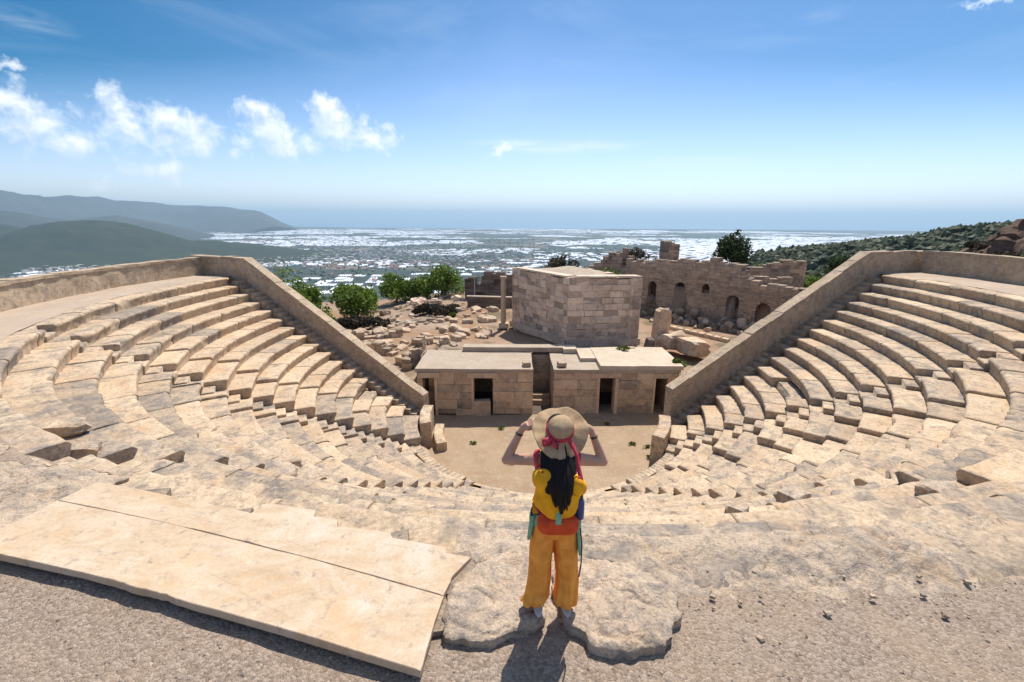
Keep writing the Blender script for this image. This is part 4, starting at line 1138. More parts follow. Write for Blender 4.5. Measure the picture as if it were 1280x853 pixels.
def mtn_fn(x, y):
    p = np.stack([x, y, 0*x], -1)
    az = np.degrees(np.arctan2(x, y)); d = np.hypot(x, y)
    n = fbm(p*.0007, 7)
    crest = np.interp(az, [-80, -60, -50, -47.4, -44.5, -41, -37, -33, -30.5, -28, -26, -24], [860, 860, 830, 760, 600, 720, 610, 440, 380, 260, 120, 0])
    ridge = np.exp(-((d-12400-900*np.sin(az*.3))/1800)**2)
    return -290+(.41*np.minimum(crest, 860)+290*np.clip(crest/260, 0, 1))*ridge*(1+.5*n)
heightfield('mountains', -19000, -4500, 3500, 15500, 380, 280, mtn_fn, M['mtn'])
def mtn2_fn(x, y):
    p = np.stack([x, y, 0*x], -1)
    az = np.degrees(np.arctan2(x, y)); d = np.hypot(x, y)
    n = fbm(p*.001+40, 7)
    crest = np.interp(az, [-80, -56, -50, -46, -43, -40, -36, -32], [640, 640, 470, 400, 300, 330, 170, 0])
    ridge = np.exp(-((d-8000)/1100)**2)
    return -275+crest*.85*ridge*(1+.4*n)
heightfield('foothills', -12000, -3000, 2500, 9800, 240, 170, mtn2_fn, M['mtn'])
def build_sea():
    xs = np.linspace(-62000, 62000, 80); V = []
    for x in xs:
        coast = 12300-.06*x+500*math.sin(x/3800.)+900*math.exp(-((x+6500)/2500)**2)
        if x < -9000: coast += (-9000-x)*1.2
        V.append([(x, coast, -258.6), (x, coast+3000, -258.6), (x, 63000, -258.6)])
    mb = MB(); mb.grid(np.array(V)[:, ::-1]); o = mb.build('sea', M['sea'], None, (0, 30000, -258.6)); tag(o, kind='structure')
build_sea()

# ------------------------------------------------------------------ the plain: greenhouses, town
def gh_shape(mb, x, y, L_, W, h, rot, spans):
    c, s = math.cos(rot), math.sin(rot)
    for q in range(spans):
        u0 = -W/2+W*q/spans; u1 = -W/2+W*(q+1)/spans-.6; um = (u0+u1)/2
        pr = [(u0, 0), (u0, h*.6), (um, h), (u1, h*.6), (u1, 0)]
        V = []
        for vv in (-L_/2, L_/2):
            for (u, z) in pr: V.append((x+u*c-vv*s, y+u*s+vv*c, -260+z))
        mb.add(V, [(0,1,6,5), (1,2,7,6), (2,3,8,7), (3,4,9,8), (4,3,2,1,0), (5,6,7,8,9)], random.uniform(-.1, .1))
def plain_white(x, y):
    d = np.hypot(x, y); az = np.degrees(np.arctan2(x, y))
    n1 = float(fbm(np.array([[x*.00045, y*.0006, 0]]), 2)[0]); n2 = float(fbm(np.array([[x*.0016+9, y*.0026, 0]]), 2)[0])
    dens = float(np.interp(d, [1300, 2200, 3500, 5000, 7000, 11500, 12200], [.7, .85, .9, 1., 1., 1.0, 0]))
    az = math.degrees(math.atan2(x, y))
    dens *= float(np.interp(az, [-50, -30, 18, 30, 46], [.8, 1., 1., .62, .4]))
    return dens*(.36+1.6*n1+2.4*n2+.10*(d > 5500))
def build_plain():
    town = lambda x, y: math.exp(-(((x+1150)/700)**2+((y-3400)/620)**2))+.8*math.exp(-(((x+150)/500)**2+((y-2700)/300)**2))
    singles = []; many = MB(); rnd = random.Random(4); n = 0
    cand = []
    for q in range(60000):
        d = 1350+10600*rnd.random()**.75; az = R_(rnd.uniform(-47, 46)); x, y = d*math.sin(az), d*math.cos(az)
        cand.append((d, x, y))
    cand.sort()
    used = set()
    for d, x, y in cand:
        key = (int(x//95), int(y//95))
        if key in used: continue
        if y > 12000-.06*x+300*math.sin(x/900.)-max(0, x-3500)*.22: continue
        if ((x+2700)/1500)**2+((y-3100)/800)**2 < 1 : continue
        if rnd.random() > plain_white(x, y) or rnd.random() < town(x, y)*1.3: continue
        used.add(key)
        rot = .35+(.5 if int(x//900+y//1300) % 2 else -.25)+rnd.uniform(-.05, .05)
        L_ = rnd.uniform(50, 100)*(1 if d < 4000 else 1.25); W = rnd.uniform(35, 90)*(1 if d < 4000 else 1.3); sp = max(2, int(W/14))
        if len(singles) < 200: singles.append((x, y, L_, W, rot, sp))
        else: gh_shape(many, x, y, L_, W, rnd.uniform(4.5, 6.5), rot, 2 if d > 5000 else 3); n += 1
    protos = []
    for i, (x, y, L_, W, rot, sp) in enumerate(singles):
        k = i % 5
        if i < 5:
            t = thing('greenhouse', 'white plastic greenhouse among dark fields on the nearer plain', 'greenhouse', (x, y, -260), 'greenhouses on the nearer plain')
            mb = MB(); gh_shape(mb, x, y, 78-6*i, 34+9*i, 5.5, 0, 3+i); mb.build('tunnel_roof', M['gh'], t)
            m2 = MB(); m2.box((x, y-(78-6*i)/2-.6, -258.2), (5, .5, 3.6)); m2.build('gable_door', M['ghd'], t)
            t.rotation_euler = (0, 0, rot); protos.append(t)
        else:
            s = protos[k]; t = s.copy(); COL.objects.link(t); t.location = (x, y, -260); t.rotation_euler = (0, 0, rot)
            for ch in s.children:
                c = ch.copy(); COL.objects.link(c); c.parent = t
    tag(many.build('greenhouse_field', M['gh'], None, (0, 7000, -260)), 'mass of white greenhouses covering the distant plain', 'greenhouses', kind='stuff')
    # houses of the town
    hs = []
    while len(hs) < 1500:
        x = rnd.gauss(-1000, 750); y = rnd.gauss(3350, 620)
        if rnd.random() < .3: x = rnd.gauss(-2300, 500); y = rnd.gauss(2500, 200)
        if y < 1900 or math.hypot(x, y) < 1900: continue
        hs.append((math.hypot(x, y), x, y))
    hs.sort(); mass = MB(); hp = []
    for i, (d, x, y) in enumerate(hs):
        rot = rnd.choice((.2, .5, -.3, 1.1)); w = rnd.uniform(11, 24); l = rnd.uniform(11, 20); h = rnd.choice((4, 7, 10, 13, 16))
        if i < 4:
            t = thing('town_house', 'small plastered town house among trees on the plain', 'house', (x, y, -260), 'houses of the town on the plain')
            hh = (6, 9, 12, 15)[i]
            mb = MB(); mb.box((x, y, -260+hh/2), (16, 12, hh)); mb.build('walls', M['house'], t)
            r = MB(); r.add([(x-8.5, y-6.5, -260+hh), (x+8.5, y-6.5, -260+hh), (x+8.5, y+6.5, -260+hh), (x-8.5, y+6.5, -260+hh), (x-6, y, -257.2+hh), (x+6, y, -257.2+hh)], [(0,1,5,4), (2,3,4,5), (1,2,5), (3,0,4), (3,2,1,0)]); r.build('roof', M['tile'], t)
            for fl in range(hh//3):
                for wx in (-5, 0, 5):
                    m = MB(); m.box((x+wx, y-6.05, -258.4+fl*3), (1.6, .2, 1.5)); m.build('window', M['glassd'], t)
            hp.append(t); t.rotation_euler = (0, 0, rot)
        elif i < 150:
            s = hp[i % 4]; t = s.copy(); COL.objects.link(t); t.location = (x, y, -260); t.rotation_euler = (0, 0, rot)
            for ch in s.children:
                c = ch.copy(); COL.objects.link(c); c.parent = t
        else: mass.box((x, y, -260+h/2), (w, l, h), rot, rnd.uniform(-.2, .2))
    tag(mass.build('distant_town', M['house'], None, (-1000, 3400, -260)), 'mass of pale town buildings spread over the plain', 'town', kind='stuff')
    # trees of the plain
    mb = MB(); ico = np.array([(0,0,1.),(.9,0,.1),(.28,.85,.1),(-.73,.53,.1),(-.73,-.53,.1),(.28,-.85,.1),(0,0,-.6)])
    F = [(0,1,2),(0,2,3),(0,3,4),(0,4,5),(0,5,1),(6,2,1),(6,3,2),(6,4,3),(6,5,4),(6,1,5)]
    for q in range(3200):
        d = 900+5200*rnd.random(); az = R_(rnd.uniform(-48, 20)); x, y = d*math.sin(az), d*math.cos(az); s = rnd.uniform(4, 9)
        mb.add(ico*s*np.array((rnd.uniform(.9, 2.2), rnd.uniform(.9, 2.2), rnd.uniform(.7, 1.2)))+np.array((x, y, max(-260., gh1(x, y) if d < 1500 else -260.)+s*.5)), F, rnd.uniform(-.2, .2))
    tag(mb.build('plain_trees', M['pinedark'], None, (0, 3000, -260)), 'dark orchard trees dotted over the plain', 'trees', kind='stuff')
build_plain()

# ------------------------------------------------------------------ the woman
M['skin'] = plain('skin', (.50, .285, .19), .55, .12, 12, 0, None, .35)
M['hair'] = plain('black hair', (.010, .007, .006), .62, .3, 60, .5, None, .2, .004)
M['straw'] = None
def straw_mat():
    m, nt, b = nodes('straw'); b.inputs['Roughness'].default_value = .8
    tc = N(nt, 'ShaderNodeTexCoord').outputs['Object']
    n = noise_node(nt, tc, 30, 5, .7); n2 = noise_node(nt, tc, 260, 2, .5)
    c = mixc(nt, remap(nt, n, .35, .65), (.56, .40, .235), (.44, .295, .16))
    L(nt, c, b.inputs['Base Color']); bump(nt, b, mathn(nt, 'ADD', n, n2), .6, .004)
    tr = N(nt, 'ShaderNodeBsdfTranslucent'); L(nt, c, tr.inputs['Color'])
    mx = N(nt, 'ShaderNodeMixShader'); mx.inputs[0].default_value = .2; out = nt.nodes['Material Output']
    L(nt, b.outputs[0], mx.inputs[1]); L(nt, tr.outputs[0], mx.inputs[2]); L(nt, mx.outputs[0], out.inputs['Surface'])
    return m
M['straw'] = straw_mat()
M['pants'] = plain('mustard cotton', (.86, .36, .065), .9, .28, 9, .5, (.70, .265, .045), .1, .01)
M['pink'] = plain('crimson pink fabric', (.50, .055, .085), .8, .3, 14, .3, None, .2)
M['mint'] = plain('mint fabric', (.22, .46, .30), .85, .25, 14, .3)
M['bag'] = plain('yellow canvas', (.86, .43, .015), .75, .25, 9, .5, (.66, .29, .01), .2, .012)
M['redbag'] = plain('red orange canvas', (.68, .09, .025), .8, .3, 11, .5)
M['blue'] = plain('blue bottle', (.025, .06, .19), .35, .2, 10, 0, None, .5)
M['shoe'] = plain('pale trainers', (.5, .47, .44), .75, .2, 20, .3)
M['sole'] = plain('shoe sole', (.62, .60, .56), .8, .2, 20)
M['band'] = plain('dark bracelet', (.04, .03, .03), .4, .2, 30, 0, None, .5)

def remeshed(mb, name, mat, parent, voxel, smooth_it=6, fac=.5):
    o = mb.build(name, mat, parent)
    md = o.modifiers.new('r', 'REMESH'); md.mode = 'VOXEL'; md.voxel_size = voxel
    ms = o.modifiers.new('s', 'SMOOTH'); ms.factor = fac; ms.iterations = smooth_it
    bpy.context.view_layer.update()
    dg = bpy.context.evaluated_depsgraph_get()
    me = bpy.data.meshes.new_from_object(o.evaluated_get(dg))
    old = o.data; o.modifiers.clear(); o.data = me; bpy.data.meshes.remove(old)
    if not me.materials: me.materials.append(mat)
    me.polygons.foreach_set('use_smooth', [True]*len(me.polygons)); me.name = name
    return o

def build_woman():
    ox, oy = .34, 3.08
    root = thing('person', 'woman seen from behind in mustard trousers holding a wide straw hat with raised arms', 'person', (ox, oy, .10))
    def W(x, y, z): return (ox+x, oy+y, .13+(z-.13)*1.078)
    FL, FR = (-.105, -.02), (.115, -.02)       # feet
    gl = .11
    body = MB()
    # torso as stacked ellipses (x half width, y half depth)
    tz = [.84, .90, .97, 1.04, 1.10, 1.17, 1.24, 1.31, 1.36, 1.40]
    tr = [(.155, .105), (.17, .115), (.155, .105), (.135, .09), (.13, .088), (.14, .095), (.15, .1), (.155, .095), (.13, .08), (.06, .055)]
    rings = []
    for z, (a, b) in zip(tz, tr):
        lean = .015*(z-.9)
        rings.append([W(a*math.cos(t), b*math.sin(t)+lean, z) for t in np.linspace(0, 2*PI, 24, endpoint=False)])
    body.grid(rings, True); body.add(rings[0], [tuple(range(24))[::-1]]); body.add(rings[-1], [tuple(range(24))])
    body.ell(W(0, .0, .86), (.165, .11, .09))
    body.tube([W(0, .0, 1.36), W(0, .012, 1.44), W(0, .03, 1.52)], [.062, .05, .052], 14)
    head = Matrix.Rotation(R_(-6), 4, 'X')
    body.ell(W(0, .035, 1.575), (.072, .092, .108), None, 20, 14)
    body.ell(W(0, .075, 1.525), (.05, .055, .062)); body.ell(W(0, .01, 1.60), (.076, .085, .08))
    body.tube([W(0, .118, 1.585), W(0, .142, 1.557), W(0, .125, 1.548)], [.010, .013, .010], 8)      # nose
    body.ell(W(0, .120, 1.522), (.022, .012, .008)); body.ell(W(0, .113, 1.488), (.02, .02, .016))    # lips, chin
    for s in (-1, 1):
        body.ell(W(s*.074, .03, 1.57), (.012, .02, .032))                                       # ears
        body.ell(W(s*.032, .112, 1.598), (.022, .014, .008))                                    # brow
        # legs
        f = FL if s < 0 else FR
        hip = W(s*.085, 0, .86); knee = W(f[0]*.98, .015, .50); ank = W(f[0], f[1]-.01, gl+.07)
        body.tube([hip, W(s*.092, .005, .70), knee, W(f[0], -.005, .36), ank], [.085, .075, .052, .052, .036], 14)
        body.ell(W(f[0]+s*.01, f[1]+.04, gl+.03), (.036, .10, .03))
        # arms
        sh = Vector(W(s*.155, .0, 1.355))
        el = Vector(W(-.38, .06, 1.315)) if s < 0 else Vector(W(.365, .06, 1.305))
        wr = Vector(W(-.265, .09, 1.535)) if s < 0 else Vector(W(.275, .09, 1.515))
        body.ell(sh, (.062, .058, .056))
        body.tube([Vector(W(s*.10, 0, 1.355)), sh, sh.lerp(el, .5), el], [.055, .052, .044, .036], 14)
        body.ell(el, (.037, .037, .037))
        body.tube([el, el.lerp(wr, .35), wr], [.037, .036, .025], 14)
        # hand: the fingers close over the brim's rim
        up = (wr-el).normalized(); inn = Vector((-s*.78, -.12, .45)).normalized()
        palm = wr+up*.03+inn*.022
        body.tube([wr, wr+up*.02+inn*.012, palm+inn*.02], [.024, .031, .03], 12)
        side = Vector((0, 1, 0)).cross(inn).cross(inn).normalized()  # along the rim
        side = Vector((0, .88, .32)).normalized()
        kn = palm+inn*.035
        for q in range(4):
            o_ = side*((q-1.5)*.0205)
            l = (.066, .074, .070, .056)[q]
            a = kn+o_; b = a+inn*l*.42+Vector((0, -.1, .2)).normalized()*.006
            c = b+(inn+Vector((0, 0, -.55))).normalized()*l*.33; d = c+(inn*.4+Vector((0, 0, -1))).normalized()*l*.27
            body.tube([palm+o_*.6, a, b, c, d], [.0105, .0098, .009, .008, .0068], 8)
        th0 = palm-side*.026; 
        body.tube([th0, th0-side*.014+inn*.022+Vector((0, 0, -.014)), th0-side*.006+inn*.05+Vector((0, 0, -.026)), th0+inn*.07+Vector((0, 0, -.026))], [.0125, .0115, .0095, .0075], 8)
    b = remeshed(body, 'body', M['skin'], root, .0042, 5, .5)
    # blouse
    bl = MB(); rings = []
    for z, a, bb in ((.90, .182, .125), (.96, .17, .118), (1.04, .149, .104), (1.12, .144, .102), (1.2, .152, .106), (1.28, .164, .11), (1.34, .165, .10), (1.385, .125, .085), (1.405, .075, .066)):
        rings.append([W(a*math.cos(t)*(1+.02*math.sin(5*t+z*20)), bb*math.sin(t)+.015*(z-.9), z) for t in np.linspace(0, 2*PI, 40, endpoint=False)])
    bl.grid(rings, True)
    blo = bl.build('blouse', M['pink'], root, None, True)
    for s in (-1, 1):
        m = MB(); sh = Vector(W(s*.13, .0, 1.36)); e = Vector(W(s*.168, .012, 1.36))
        m.tube([sh, sh.lerp(e, .6), e], [.070, .064, .056], 18, cap=False); m.build('sleeve', M['pink'], blo, None, True)
    # trousers: wide legs, soft folds, gathered and swinging hems
    tr_ = MB()
    for s in (-1, 1):
        f = FL if s < 0 else FR
        zs = np.linspace(.93, .175, 34); rr = []
        for z in zs:
            u = (.93-z)/(.93-.175)
            cx = np.interp(u, [0, .15, .4, .75, .92, 1], [s*.078, s*.088, s*.098, f[0]*1.02, f[0]*1.06-.012, f[0]*1.08-(.05 if s < 0 else .02)])
            cy_ = np.interp(u, [0, .3, .7, 1], [0, .0, .005, -.02])
            ra = np.interp(u, [0, .12, .35, .6, .85, .95, 1], [.094, .097, .094, .088, .090, .098, .094])
            rb = np.interp(u, [0, .12, .35, .6, .85, .95, 1], [.108, .125, .12, .110, .108, .112, .104])
            ring = []
            for t in np.linspace(0, 2*PI, 56, endpoint=False):
                fold = .085*math.sin(6*t+u*3+s)*u+.05*math.sin(11*t-u*6+s*2)*u+.03*math.sin(3*t+u*9)
                fold += .05*math.sin(u*26+t*2+s)*sstep(.75, 1, u)
                ring.append(W(cx+ra*math.cos(t)*(1+fold), cy_+rb*math.sin(t)*(1+fold), z+.012*math.sin(2*t+s)*(u > .9)))
            rr.append(ring)
        tr_.grid(rr, True); tr_.add(rr[0], [tuple(range(56))]); tr_.add(rr[-1], [tuple(range(56))[::-1]])
    rings = []
    for z, a, bb in ((.76, .13, .10), (.80, .166, .126), (.86, .176, .128), (.92, .170, .120), (.98, .152, .110), (1.0, .146, .106)):
        rings.append([W(a*math.cos(t)*(1+.015*math.sin(9*t)), bb*math.sin(t), z) for t in np.linspace(0, 2*PI, 40, endpoint=False)])
    tr_.grid(rings, True); tr_.add(rings[0], [tuple(range(40))[::-1]]); tr_.add(rings[-1], [tuple(range(40))])
    remeshed(tr_, 'trousers', M['pants'], root, .0055, 2, .4)
    # shoes
    for s in (-1, 1):
        f = FL if s < 0 else FR
        m = MB(); c = W(f[0]+s*.008, f[1]+.045, gl)
        m.ell((c[0], c[1]+.02, gl+.035), (.045, .12, .036)); m.ell((c[0], c[1]-.065, gl+.06), (.038, .05, .055))
        sh = remeshed(m, 'shoe', M['shoe'], root, .006, 3)
        m = MB(); V = []
        for z, k in ((gl-.025, .97), (gl-.022, 1.), (gl+.008, 1.)):
            V.append([(c[0]+.046*k*math.cos(t)*(1-.12*(math.sin(t) < 0)), c[1]-.002+.135*k*math.sin(t), z) for t in np.linspace(0, 2*PI, 28, endpoint=False)])
        m.grid(V, True); m.add(V[0], [tuple(range(28))[::-1]]); m.add(V[-1], [tuple(range(28))]); m.build('sole', M['sole'], sh)
    # hair: long strands down the back
    h = MB(); rnd = random.Random(3)
    for q in range(90):
        u = q/89; a = -1+2*u
        x0 = a*.075; e = rnd.uniform(-.014, .014); lay = rnd.uniform(0, .02)
        zend = 1.12+.20*abs(a)**1.4+rnd.uniform(-.04, .05); bk = .045*a*a
        pts = [W(x0*.7, -.045+bk, 1.62), W(x0*1.1, -.085+bk, 1.54), W(x0*1.35+e, -.125+bk-lay, 1.45), W(x0*1.35+e*1.5, -.20+bk-lay, 1.385), W(x0*1.15+e*2, -.268+bk-lay, 1.325), W(x0*.9+.008+e*2, -.288+bk-lay, 1.25)]
        if zend < 1.24: pts.append(W(x0*.62+.015+e*2.5, -.285+bk-lay, .5*(zend+1.25)))
        pts.append(W(x0*.34+.02+e*3, -.272+bk-lay*.6, min(zend, 1.235)))
        n_ = len(pts); h.tube(pts, [.018]+[.019]*(n_-3)+[.014, .004], 6)
    h.ell(W(0, .0, 1.60), (.086, .098, .098)); h.ell(W(0, -.06, 1.47), (.10, .05, .10))
    hr = h.build('hair', M['hair'], root, None, True)
    # straw hat, tipped back
    hc = Vector(W(.015, -.035, 1.592)); tilt = Matrix.Rotation(R_(38), 4, 'X') @ Matrix.Rotation(R_(2), 4, 'Y')
    prof = [(0, .118), (.03, .117), (.058, .108), (.08, .088), (.091, .06), (.095, .03), (.098, .008), (.106, 0), (.12, -.004), (.14, -.008), (.16, -.010), (.178, -.012), (.194, -.012), (.204, -.013), (.207, -.016), (.203, -.02), (.178, -.02), (.14, -.018), (.11, -.01), (.09, .02), (.085, .06), (.05, .10), (0, .108)]
    nseg = 72; V = []
    for (r, z) in prof:
        ring = []
        for k in range(nseg):
            t = 2*PI*k/nseg; wv = .8*(r/.207)**2
            rr = max(r, .0008)*(1+.03*math.sin(3*t+1)*wv+.012*math.sin(7*t)*wv)
            zz = z+wv*(.030*math.sin(2*t+.6)+.014*math.sin(5*t+2)+.006*math.sin(11*t))-wv*.03*max(0, -math.sin(t))
            p = hc+tilt.to_3x3() @ Vector((rr*math.cos(t), rr*math.sin(t), zz)); ring.append(tuple(p))
        V.append(ring)
    m = MB(); m.grid(V, True); hat = m.build('sun_hat', M['straw'], root, None, True)
    m = MB(); V = []
    for (r, z) in ((.104, .004), (.1015, .03), (.0985, .046), (.095, .046), (.096, .004)):
        V.append([tuple(hc+tilt.to_3x3() @ Vector((r*math.cos(t), r*math.sin(t), z+.003*math.sin(4*t)))) for t in np.linspace(0, 2*PI, 48, endpoint=False)])
    m.grid(V, True); m.build('ribbon', M['pink'], hat, None, True)
    # bow and tails of the ribbon
    def ribbon(name, pts, wd, wav=0.):
        m = MB(); pts = [Vector(p) for p in pts]; V = []
        for i, p in enumerate(pts):
            d = (pts[min(i+1, len(pts)-1)]-pts[max(0, i-1)]).normalized(); sd_ = d.cross(Vector((.15, -1, .25))).normalized()
            n_ = d.cross(sd_).normalized()
            w_ = wd*(1+.2*math.sin(i*1.7)); 
            V.append([tuple(p+sd_*w_), tuple(p+n_*.004), tuple(p-sd_*w_), tuple(p-n_*.004)])
        m.grid(V, True); m.add(V[0], [(0, 1, 2, 3)]); m.add(V[-1], [(3, 2, 1, 0)]); m.build(name, M['pink'], hat, None, True)
    def H(x, y, z): return hc+tilt.to_3x3() @ Vector((x, y, z))
    ribbon('ribbon_bow', [H(-.06, -.085, .02), H(-.09, -.10, .04), H(-.13, -.105, .03), H(-.128, -.12, .008), H(-.09, -.11, .012), H(-.06, -.09, .015)], .02)
    ribbon('ribbon_bow', [H(-.06, -.085, .02), H(-.055, -.12, .03), H(-.035, -.15, .02), H(-.03, -.14, .006), H(-.05, -.10, .01)], .015)
    ribbon('ribbon_tail', [H(.06, -.085, .016), H(.085, -.13, .004), H(.105, -.18, -.004), H(.115, -.205, -.02), Vector(W(.135, -.20, 1.40)), Vector(W(.15, -.235, 1.34)), Vector(W(.16, -.262, 1.29))], .014)
    # scarf tied round the hips, mint ends at both sides
    m = MB(); V = []
    for z, k in ((.875, 1.02), (.90, 1.04), (.935, 1.02), (.965, .97)):
        V.append([W(.192*k*math.cos(t), .137*k*math.sin(t)-.004, z-.02*math.cos(2*t)) for t in np.linspace(0, 2*PI, 40, endpoint=False)])
    m.grid(V, True); sc_ = m.build('hip_scarf', M['mint'], root, None, True)
    for s, ln in ((-1, .12), (1, .25)):
        m = MB(); V = []
        for i in range(7):
            u = i/6; V.append([W(s*(.172+.03*u)+dx*(1-.4*u), dy-.03, .96-(ln+.08)*u+.01*dx) for dx, dy in ((-.022, -.07), (.018, -.06), (.024, .0), (.012, .02), (-.02, -.02))])
        m.grid(V, True); m.build('scarf_end', M['mint'], sc_, None, True)
    # bracelets
    for s, wr, el in ((-1, Vector(W(-.265, .09, 1.535)), Vector(W(-.38, .06, 1.315))), (1, Vector(W(.275, .09, 1.515)), Vector(W(.365, .06, 1.305)))):
        d = (wr-el).normalized(); c = wr-d*.035; m = MB(); m.tube([c-d*.009, c, c+d*.009], [.0285, .031, .0285], 16); m.build('bracelet', M['band'], root, None, True)
    # eyes
    for s in (-1, 1):
        m = MB(); m.ell(W(s*.031, .116, 1.580), (.012, .008, .007), None, 12, 8); m.build('eye', M['shoe'], root, None, True)

    # backpack
    bp = thing('backpack', 'yellow drawstring backpack with red orange lower pouch on the back of the woman', 'backpack', (ox, oy-.2, .8))
    def sup(c, r, n=2.6, seg=36, rings=22, wr=.02, seed=0):
        V = []
        for i in range(rings+1):
            ph = -PI/2+PI*i/rings; ring = []
            for k in range(seg):
                t = 2*PI*k/seg
                f = lambda q, e: math.copysign(abs(q)**e, q)
                e1 = 2/n; p = Vector((f(math.cos(ph), e1)*f(math.cos(t), e1)*r[0], f(math.cos(ph), e1)*f(math.sin(t), e1)*r[1], f(math.sin(ph), e1)*r[2]))
                q = p*9+Vector((seed, seed*2, 0)); p = p*(1+wr*3*mnoise.noise(q*.8)+wr*mnoise.noise(q*2.2))
                ring.append((c[0]+p.x, c[1]+p.y, c[2]+p.z))
            V.append(ring)
        m = MB(); m.grid(V, True); return m
    sup(W(.0, -.185, 1.185), (.163, .075, .19), 2.4, wr=.05, seed=1).build('main_bag', M['bag'], bp, None, True)
    # gathered puffs at the upper corners
    for s in (-1, 1):
        pf = sup(W(s*.126+.005, -.215, 1.30 if s < 0 else 1.275), (.068, .062, .09 if s < 0 else .078), 2.2, wr=.13, seed=3+s).build('side_pocket', M['bag'], bp, None, True)
        m = MB(); c = W(s*.126+.005, -.225, 1.372 if s < 0 else 1.335); m.tube([(c[0]-.03, c[1], c[2]), (c[0], c[1]-.012, c[2]+.012), (c[0]+.03, c[1], c[2])], .009, 8); m.build('drawstring', M['redbag'], pf, None, True)
    sup(W(.0, -.18, .955), (.156, .07, .075), 3.2, wr=.03, seed=6).build('lower_pouch', M['redbag'], bp, None, True)
    m = MB()
    V = [[W(dx, -.19-dy-.07*math.cos(u*1.2), 1.03+.12*u) for dx, dy in ((-.02, 0), (-.02, .008), (.02, .008), (.02, 0))] for u in np.linspace(-.2, 1, 8)]
    m.grid(V, True); m.build('centre_strap', M['mint'], bp)
    for s in (-1, 1):
        m = MB(); V = []
        for (y, z) in ((-.13, 1.27), (-.11, 1.37), (-.04, 1.425), (.05, 1.41), (.105, 1.33), (.118, 1.22), (.10, 1.10), (.03, 1.0), (-.08, .97)):
            V.append([W(s*(.105+.05*(z < 1.05)*1.0)+dx, y*1.08+dy, z) for dx, dy in ((-.022, 0), (-.022, .006), (.022, .006), (.022, 0))])
        m.grid(V, True); m.build('shoulder_strap', M['bag'], bp)
    m = MB(); m.tube([W(.17, -.2, .93), W(.19, -.19, .80), W(.195, -.17, .62), W(.185, -.16, .50)], .0055, 6); m.build('hanging_cord', M['band'], bp)
    # water bottle in the right side pocket
    bt = thing('water_bottle', 'blue water bottle tucked at the right side of the yellow backpack', 'bottle', W(.170, -.135, .99))
    m = MB(); c = W(.170, -.135, -.035)
    m.tube([(c[0], c[1], z+.11) for z in (.925, .93, .98, 1.06, 1.085, 1.10)], [.028, .033, .034, .034, .026, .02], 18); m.build('flask', M['blue'], bt, None, True)
    m = MB(); m.tube([(c[0], c[1], z+.11) for z in (1.10, 1.105, 1.13, 1.135)], [.02, .022, .022, .018], 16); m.build('cap', M['band'], bt, None, True)
build_woman()


# ------------------------------------------------------------------ camera
cam = bpy.data.cameras.new('camera'); co = bpy.data.objects.new('camera', cam); link(co)
cam.sensor_fit = 'HORIZONTAL'; cam.sensor_width = 36; cam.lens = 36*569/1280
cam.clip_start = .05; cam.clip_end = 250000
PITCH = math.atan((426.5-273)/569)
co.location = (0, 0, 3.2)
co.rotation_mode = 'XYZ'
mrot = Matrix.Rotation(PI/2-PITCH, 4, 'X') @ Matrix.Rotation(.005, 4, 'Z')
co.rotation_euler = mrot.to_euler()
scene.camera = co

# ------------------------------------------------------------------ light, sky, haze
SUN_EL, SUN_AZ = R_(60), R_(22)         # azimuth measured from +Y towards +X
sd = Vector((math.sin(SUN_AZ)*math.cos(SUN_EL), math.cos(SUN_AZ)*math.cos(SUN_EL), math.sin(SUN_EL)))
sl = bpy.data.lights.new('sun', 'SUN'); sl.energy = 4.7; sl.angle = R_(.5); sl.color = (1, .945, .87)
so = bpy.data.objects.new('sun', sl); link(so); so.location = (0, 0, 60)
so.rotation_euler = sd.to_track_quat('Z', 'Y').to_euler()

